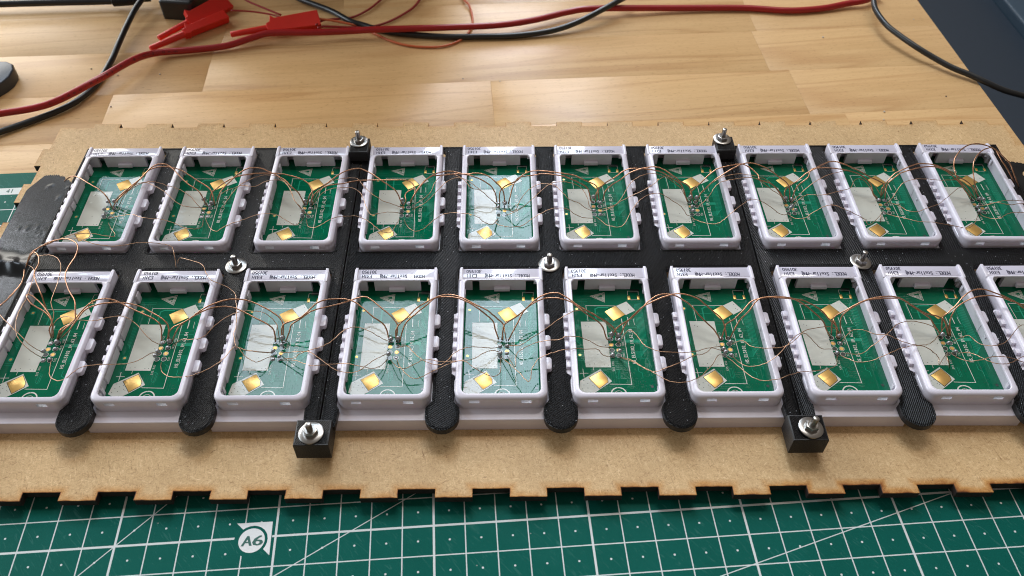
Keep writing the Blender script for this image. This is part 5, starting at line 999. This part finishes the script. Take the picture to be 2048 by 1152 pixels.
def zr(x, y, u, v):
    return 6.3+7.6*smooth01((401-x)/4.0)+.25*math.sin(x*.4+y*.13)+.2*math.sin(y*.35)
sheet('black_tape', 396.3, 417.5, -20, 133.0, 30, 90, zr, lambda x, y, u, v: (x, y-(5*(u-.2) if v > .97 else 0)+(jag[int(u*30)]*.8 if v > .97 else 0)), M['tape'], 'matt black tape beyond the last housing at the right end', 'tape')
# ------------------------------------------------------------------ copper wires
for lab, r, P_ in D['wires']:
    pts = crom(P_, 4)
    jw = random.Random(len(lab)+int(P_[0][0]*10))
    amp = .05 if r > .3 else .10
    for k in range(2, len(pts)-2): pts[k] = pts[k]+Vector((jw.uniform(-amp, amp), jw.uniform(-amp, amp), jw.uniform(-amp, amp)))
    r = {.33: .26, .25: .20, .19: .135}.get(r, r)
    base = Vector(P_[0])
    mb = MB(); tube(mb, [p-base for p in pts], r, 7)
    o = mb.build('copper_wire', M['copper'] if r > .2 else M['copper_thin'], 180, None, tuple(base)); tag(o, lab, 'wire', 'copper wires linking the housings')
# ------------------------------------------------------------------ cables and clips on the desk
def cable(name, P_, r, mat, label, cat='cable', flat=1.0, n=14, group=None):
    pts = crom(P_, 8); base = Vector(P_[0]); mb = MB(); tube(mb, [p-base for p in pts], r, n, 0, True, flat)
    o = mb.build(name, mat, 180, None, tuple(base)); tag(o, label, cat, group); return o, pts
red, rp = cable('red_cable', D['red'], 1.75, M['red_cable'], 'thick dark red cable with embossed lettering running across the desk')
# lettering along the red cable
fr_ = frames(rp); cum = [0]
for a, b in zip(rp[:-1], rp[1:]): cum.append(cum[-1]+(b-a).length)
def at(s):
    for k in range(len(cum)-1):
        if cum[k+1] >= s:
            t = (s-cum[k])/(cum[k+1]-cum[k] or 1); p = rp[k].lerp(rp[k+1], t); return p, (rp[k+1]-rp[k]).normalized()
    return rp[-1], Vector((1, 0, 0))
mb = MB(); s0 = 36.0
camv = Vector(D['cam']['loc'])
for i, ch in enumerate('Cledeo-RV-33*0.18-OD3.0mm'):
    v, f, w_ = glyph(ch); p, t = at(s0+i*3.0); view = (camv-p).normalized(); up = (view-t*view.dot(t)).normalized(); sd = up.cross(t)
    vs = []
    for x, y in v:
        a = (y-.35)*1.9/1.75; q = p+t*((x)*2.9)+(up*math.cos(a)+sd*math.sin(a))*1.79; vs.append(tuple(q-Vector(D['red'][0])))
    mb.add(vs, f)
mb.build('cable_lettering', M['red_ink'], None, red)
cable('black_cable', D['blk1'], 1.55, M['black_cable'], 'black cable passing under the red cable at the left of the desk')
cable('black_cable', D['blk2'], 1.6, M['black_cable'], 'black cable curving below the red cable in the middle of the desk')
cable('black_cable', D['blk3'], 1.5, M['black_cable'], 'black cable running off the right edge of the desk')
o, _ = cable('black_cable', D['blk4'], 1.9, M['black_cable'], 'thick black cable at the very top left with a ribbed strain relief')
a_, b_ = [Vector(p)-Vector(D['blk4'][0]) for p in D['reliefline']]
mb = MB(); pts = [a_.lerp(b_, k/20) for k in range(21)]; tube(mb, pts, [2.9 if k % 2 else 2.3 for k in range(21)], 14); mb.build('strain_relief', M['black_cable'], 60, o)
cable('hook_lead', D['wr1'], .55, M['wire_red'], 'thin dark red lead joining the left and right test hooks, upper one', 'lead', n=8)
cable('hook_lead', D['wr2'], .5, M['wire_red'], 'thin dark red lead joining the left and right test hooks, lower one', 'lead', n=8)
cable('hook_lead', D['wr3'], .6, M['wire_red'], 'thin dark red lead crossing under the black cable, left of its twin', 'lead', n=8)
cable('hook_lead', D['wr4'], .65, M['wire_red'], 'thin dark red lead leaving the top edge right of its twin', 'lead', n=8)
cable('orange_lead', D['org'], .62, M['wire_orange'], 'thin orange lead making a wide loop beneath the red cable', 'lead', n=8)
cable('red_lead', D['redhang'], 1.2, M['red_cable'], 'short bit of red lead hanging behind the desk corner', 'lead', n=8)
def hook(loc, ang, pitch, sc, label, parts):
    root = link('test_hook', None, None, loc); root.rotation_euler = (0, pitch, ang); tag(root, label, 'test hook', 'red plastic test hook clips')
    nose = MB(); pts = [Vector((x*sc, 0, 0)) for x in (0, .4, 8, 18, 21)]; tube(nose, pts, [1.2*sc, 1.5*sc, 1.6*sc, 1.8*sc, 2.1*sc], 12); nose.build('nose', M['red_clip'], 50, root)
    bd = MB(); prof = parts
    th = 2.2*sc
    n_ = len(prof)
    bd.v += [(x*sc, -th, z*sc) for x, z in prof]+[(x*sc, th, z*sc) for x, z in prof]
    bd.f += [tuple(range(n_)), tuple(2*n_-1-i for i in range(n_))]+[(i, n_+i, n_+(i+1) % n_, (i+1) % n_) for i in range(n_)]; bd.m += [0]*(n_+2)
    o_ = bd.build('body', M['red_clip'], None, root)
    bv = o_.modifiers.new('round', 'BEVEL'); bv.width = .3*S; bv.segments = 2
    return root
bodyp = [(19, -1.6), (21.5, -2.3), (23, -1.7), (44, -2.6), (44, 2.8), (24, 2.6), (22.2, 4.6), (21.2, 2.2), (19, 1.6)]
bodyw = [(19, -1.7), (21.5, -4.6), (23, -3.6), (47, -4.8), (47, 4.8), (24, 4.4), (22.0, 6.4), (21.0, 2.6), (19, 1.7)]
def hook_flat(loc, ang, sc, label, parts, roll=1.35):
    r_ = hook(loc, ang, 0, sc, label, parts); r_.rotation_euler = (roll, 0, ang); return r_
hook_flat((-7.0, 232.6, 1.0), math.radians(43.5), 1.05, 'red test hook with its nose resting against the red cable, lower of the left pair', bodyp, -1.2)
hook_flat((-4.9, 242.0, 1.4), math.radians(52), 1.0, 'red test hook behind its twin at the left, beside the black plug', bodyw, -1.0)
hook_flat((32.9, 245.0, 1.6), math.radians(18), 1.02, 'wide red test hook lying alone above the red cable', bodyw, -1.15)
mb = MB(); mb.prism(rrect(-9.5, 9.5, 0, 26, 2.0, 4), 0, 11, 0, 1.2, 3)
pl = mb.build('plug', M['black_cable'], 50, None, (-1.0, 266.5, -2.5), math.radians(-8)); tag(pl, 'black plug body at the top edge behind the red test hooks', 'plug')
mb = MB(); mb.prism([(-130, 165), (-108, 163), (-84, 178), (-70.5, 199), (-68.8, 204), (-69, 210), (-71, 214.5), (-75, 217), (-130, 219)], 0, 6.5, 0, .8, 3)
tl = mb.build('tool_handle', M['grey_metal'], 50, None, (0, 0, -2.45)); tag(tl, 'rounded dull blue-grey slab end poking in at the left edge', 'tool')
# ------------------------------------------------------------------ unseen box dressed as a power supply, added to block the window light
ps_ = link('added_light_blocker', None, None, (57, 342, -2.5)); tag(ps_, 'unseen dark box added behind the desk to block window light', 'light blocker')
mb = MB(); mb.prism(rrect(-91, 91, 0, 120, 4, 3), 8, 330, 0, 2.0); mb.build('casing', simple('dark_grey_paint', (.03, .032, .036), .5, nscale=.6, nstr=.1), 40, ps_)
mb = MB(); mb.box(-87, 87, -3, .2, 14, 325, 0, .8); mb.build('front_panel', simple('warm_grey_panel', (.16, .15, .14), .5), 40, ps_)
mb = MB(); mb.box(-62, 62, -4.2, -2.9, 200, 265); mb.build('display', simple('dark_display', (.01, .012, .012), .15), None, ps_)
for kx in (-60, -20, 20, 60):
    for kz in (110, 160):
        mb = MB(); lathe(mb, [(11, 0), (11, 9), (9.5, 12), (9, 14)], 20); mb.v = [(x+kx, -3-z, kz+y) for x, y, z in mb.v]; mb.build('knob', M['black_cable'], 40, ps_)
for kx, mm_ in ((-45, M['red_clip']), (0, M['grey_metal']), (45, M['black_cable'])):
    mb = MB(); lathe(mb, [(8, 0), (8, 6), (6, 8), (6, 16), (7, 20)], 18); mb.v = [(x+kx, -3-z, 60+y) for x, y, z in mb.v]; mb.build('terminal', mm_, 40, ps_)
for kx in (-68, 68):
    mb = MB(); lathe(mb, [(9, 0), (9, 7.9)], 16, kx, 15); mb.build('foot', M['black_cable'], 40, ps_)
    mb = MB(); lathe(mb, [(9, 0), (9, 7.9)], 16, kx, 105); mb.build('foot', M['black_cable'], 40, ps_)
# ------------------------------------------------------------------ crumbs
CR = ['tiny dark speck on the desk just left of the black and red cable crossing', 'tiny crumb on the desk just right of the cable crossing', 'tiny pale crumb on the desk below the red test hook noses',
      'tiny dark crumb on the desk above the first back-row housing', 'tiny crumb on the desk close to the black cable in the top right corner', 'tiny crumb on the lighter stave at the right part of the desk',
      'tiny crumb on the desk right beside the right desk edge, above the board corner', 'tiny dark crumb on the desk above the ninth back-row housing', 'tiny pale crumb alone in the middle of the desk',
      'tiny crumb on the desk just left of the lone middle crumb', 'tiny crumb on the desk below the black cable, above the board']
for k, (x, y) in enumerate(D['crumbs']):
    mb = MB(); rr = random.uniform(.35, .6)
    lathe(mb, [(rr*.7, 0), (rr, rr*.4), (rr*.8, rr*.8), (rr*.3, rr*1.05)], 6); 
    mb.v = [(a+random.uniform(-.12, .12), b+random.uniform(-.12, .12), c) for a, b, c in mb.v]
    o = mb.build('crumb', M['crumb'] if k % 3 else M['dark_crumb'], None, None, (x, y, -2.49))
    tag(o, CR[k], 'crumb', 'tiny crumbs scattered on the desk')
# ------------------------------------------------------------------ dark cabinet right of the desk, floor
cb = link('drawer_cabinet', None, None, (438, 100, -62)); cb.rotation_euler = (0, 0, math.radians(2)); tag(cb, 'dark navy metal cabinet standing lower beside the desk', 'cabinet')
mb = MB(); mb.box(0, 101, -600, 700, -500, 0, 0, 1.5); mb.build('cabinet_top', M['navy'], 35, cb)
mb = MB(); mb.prism([(101.2, -600), (140, -600), (140, 700), (101.2, 700)], -500, 7, 0, 2.5, 3); mb.build('raised_rim', M['navy_rim'], 35, cb)
mb = MB(); mb.v = [(-6000, -6000, 0), (6000, -6000, 0), (6000, 6000, 0), (-6000, 6000, 0)]; mb.f = [(0, 1, 2, 3)]; mb.m = [0]
fl = mb.build('floor', simple('dim_floor', (.16, .12, .09), .6, var=.2), None, None, (0, 0, -740)); fl['kind'] = 'structure'
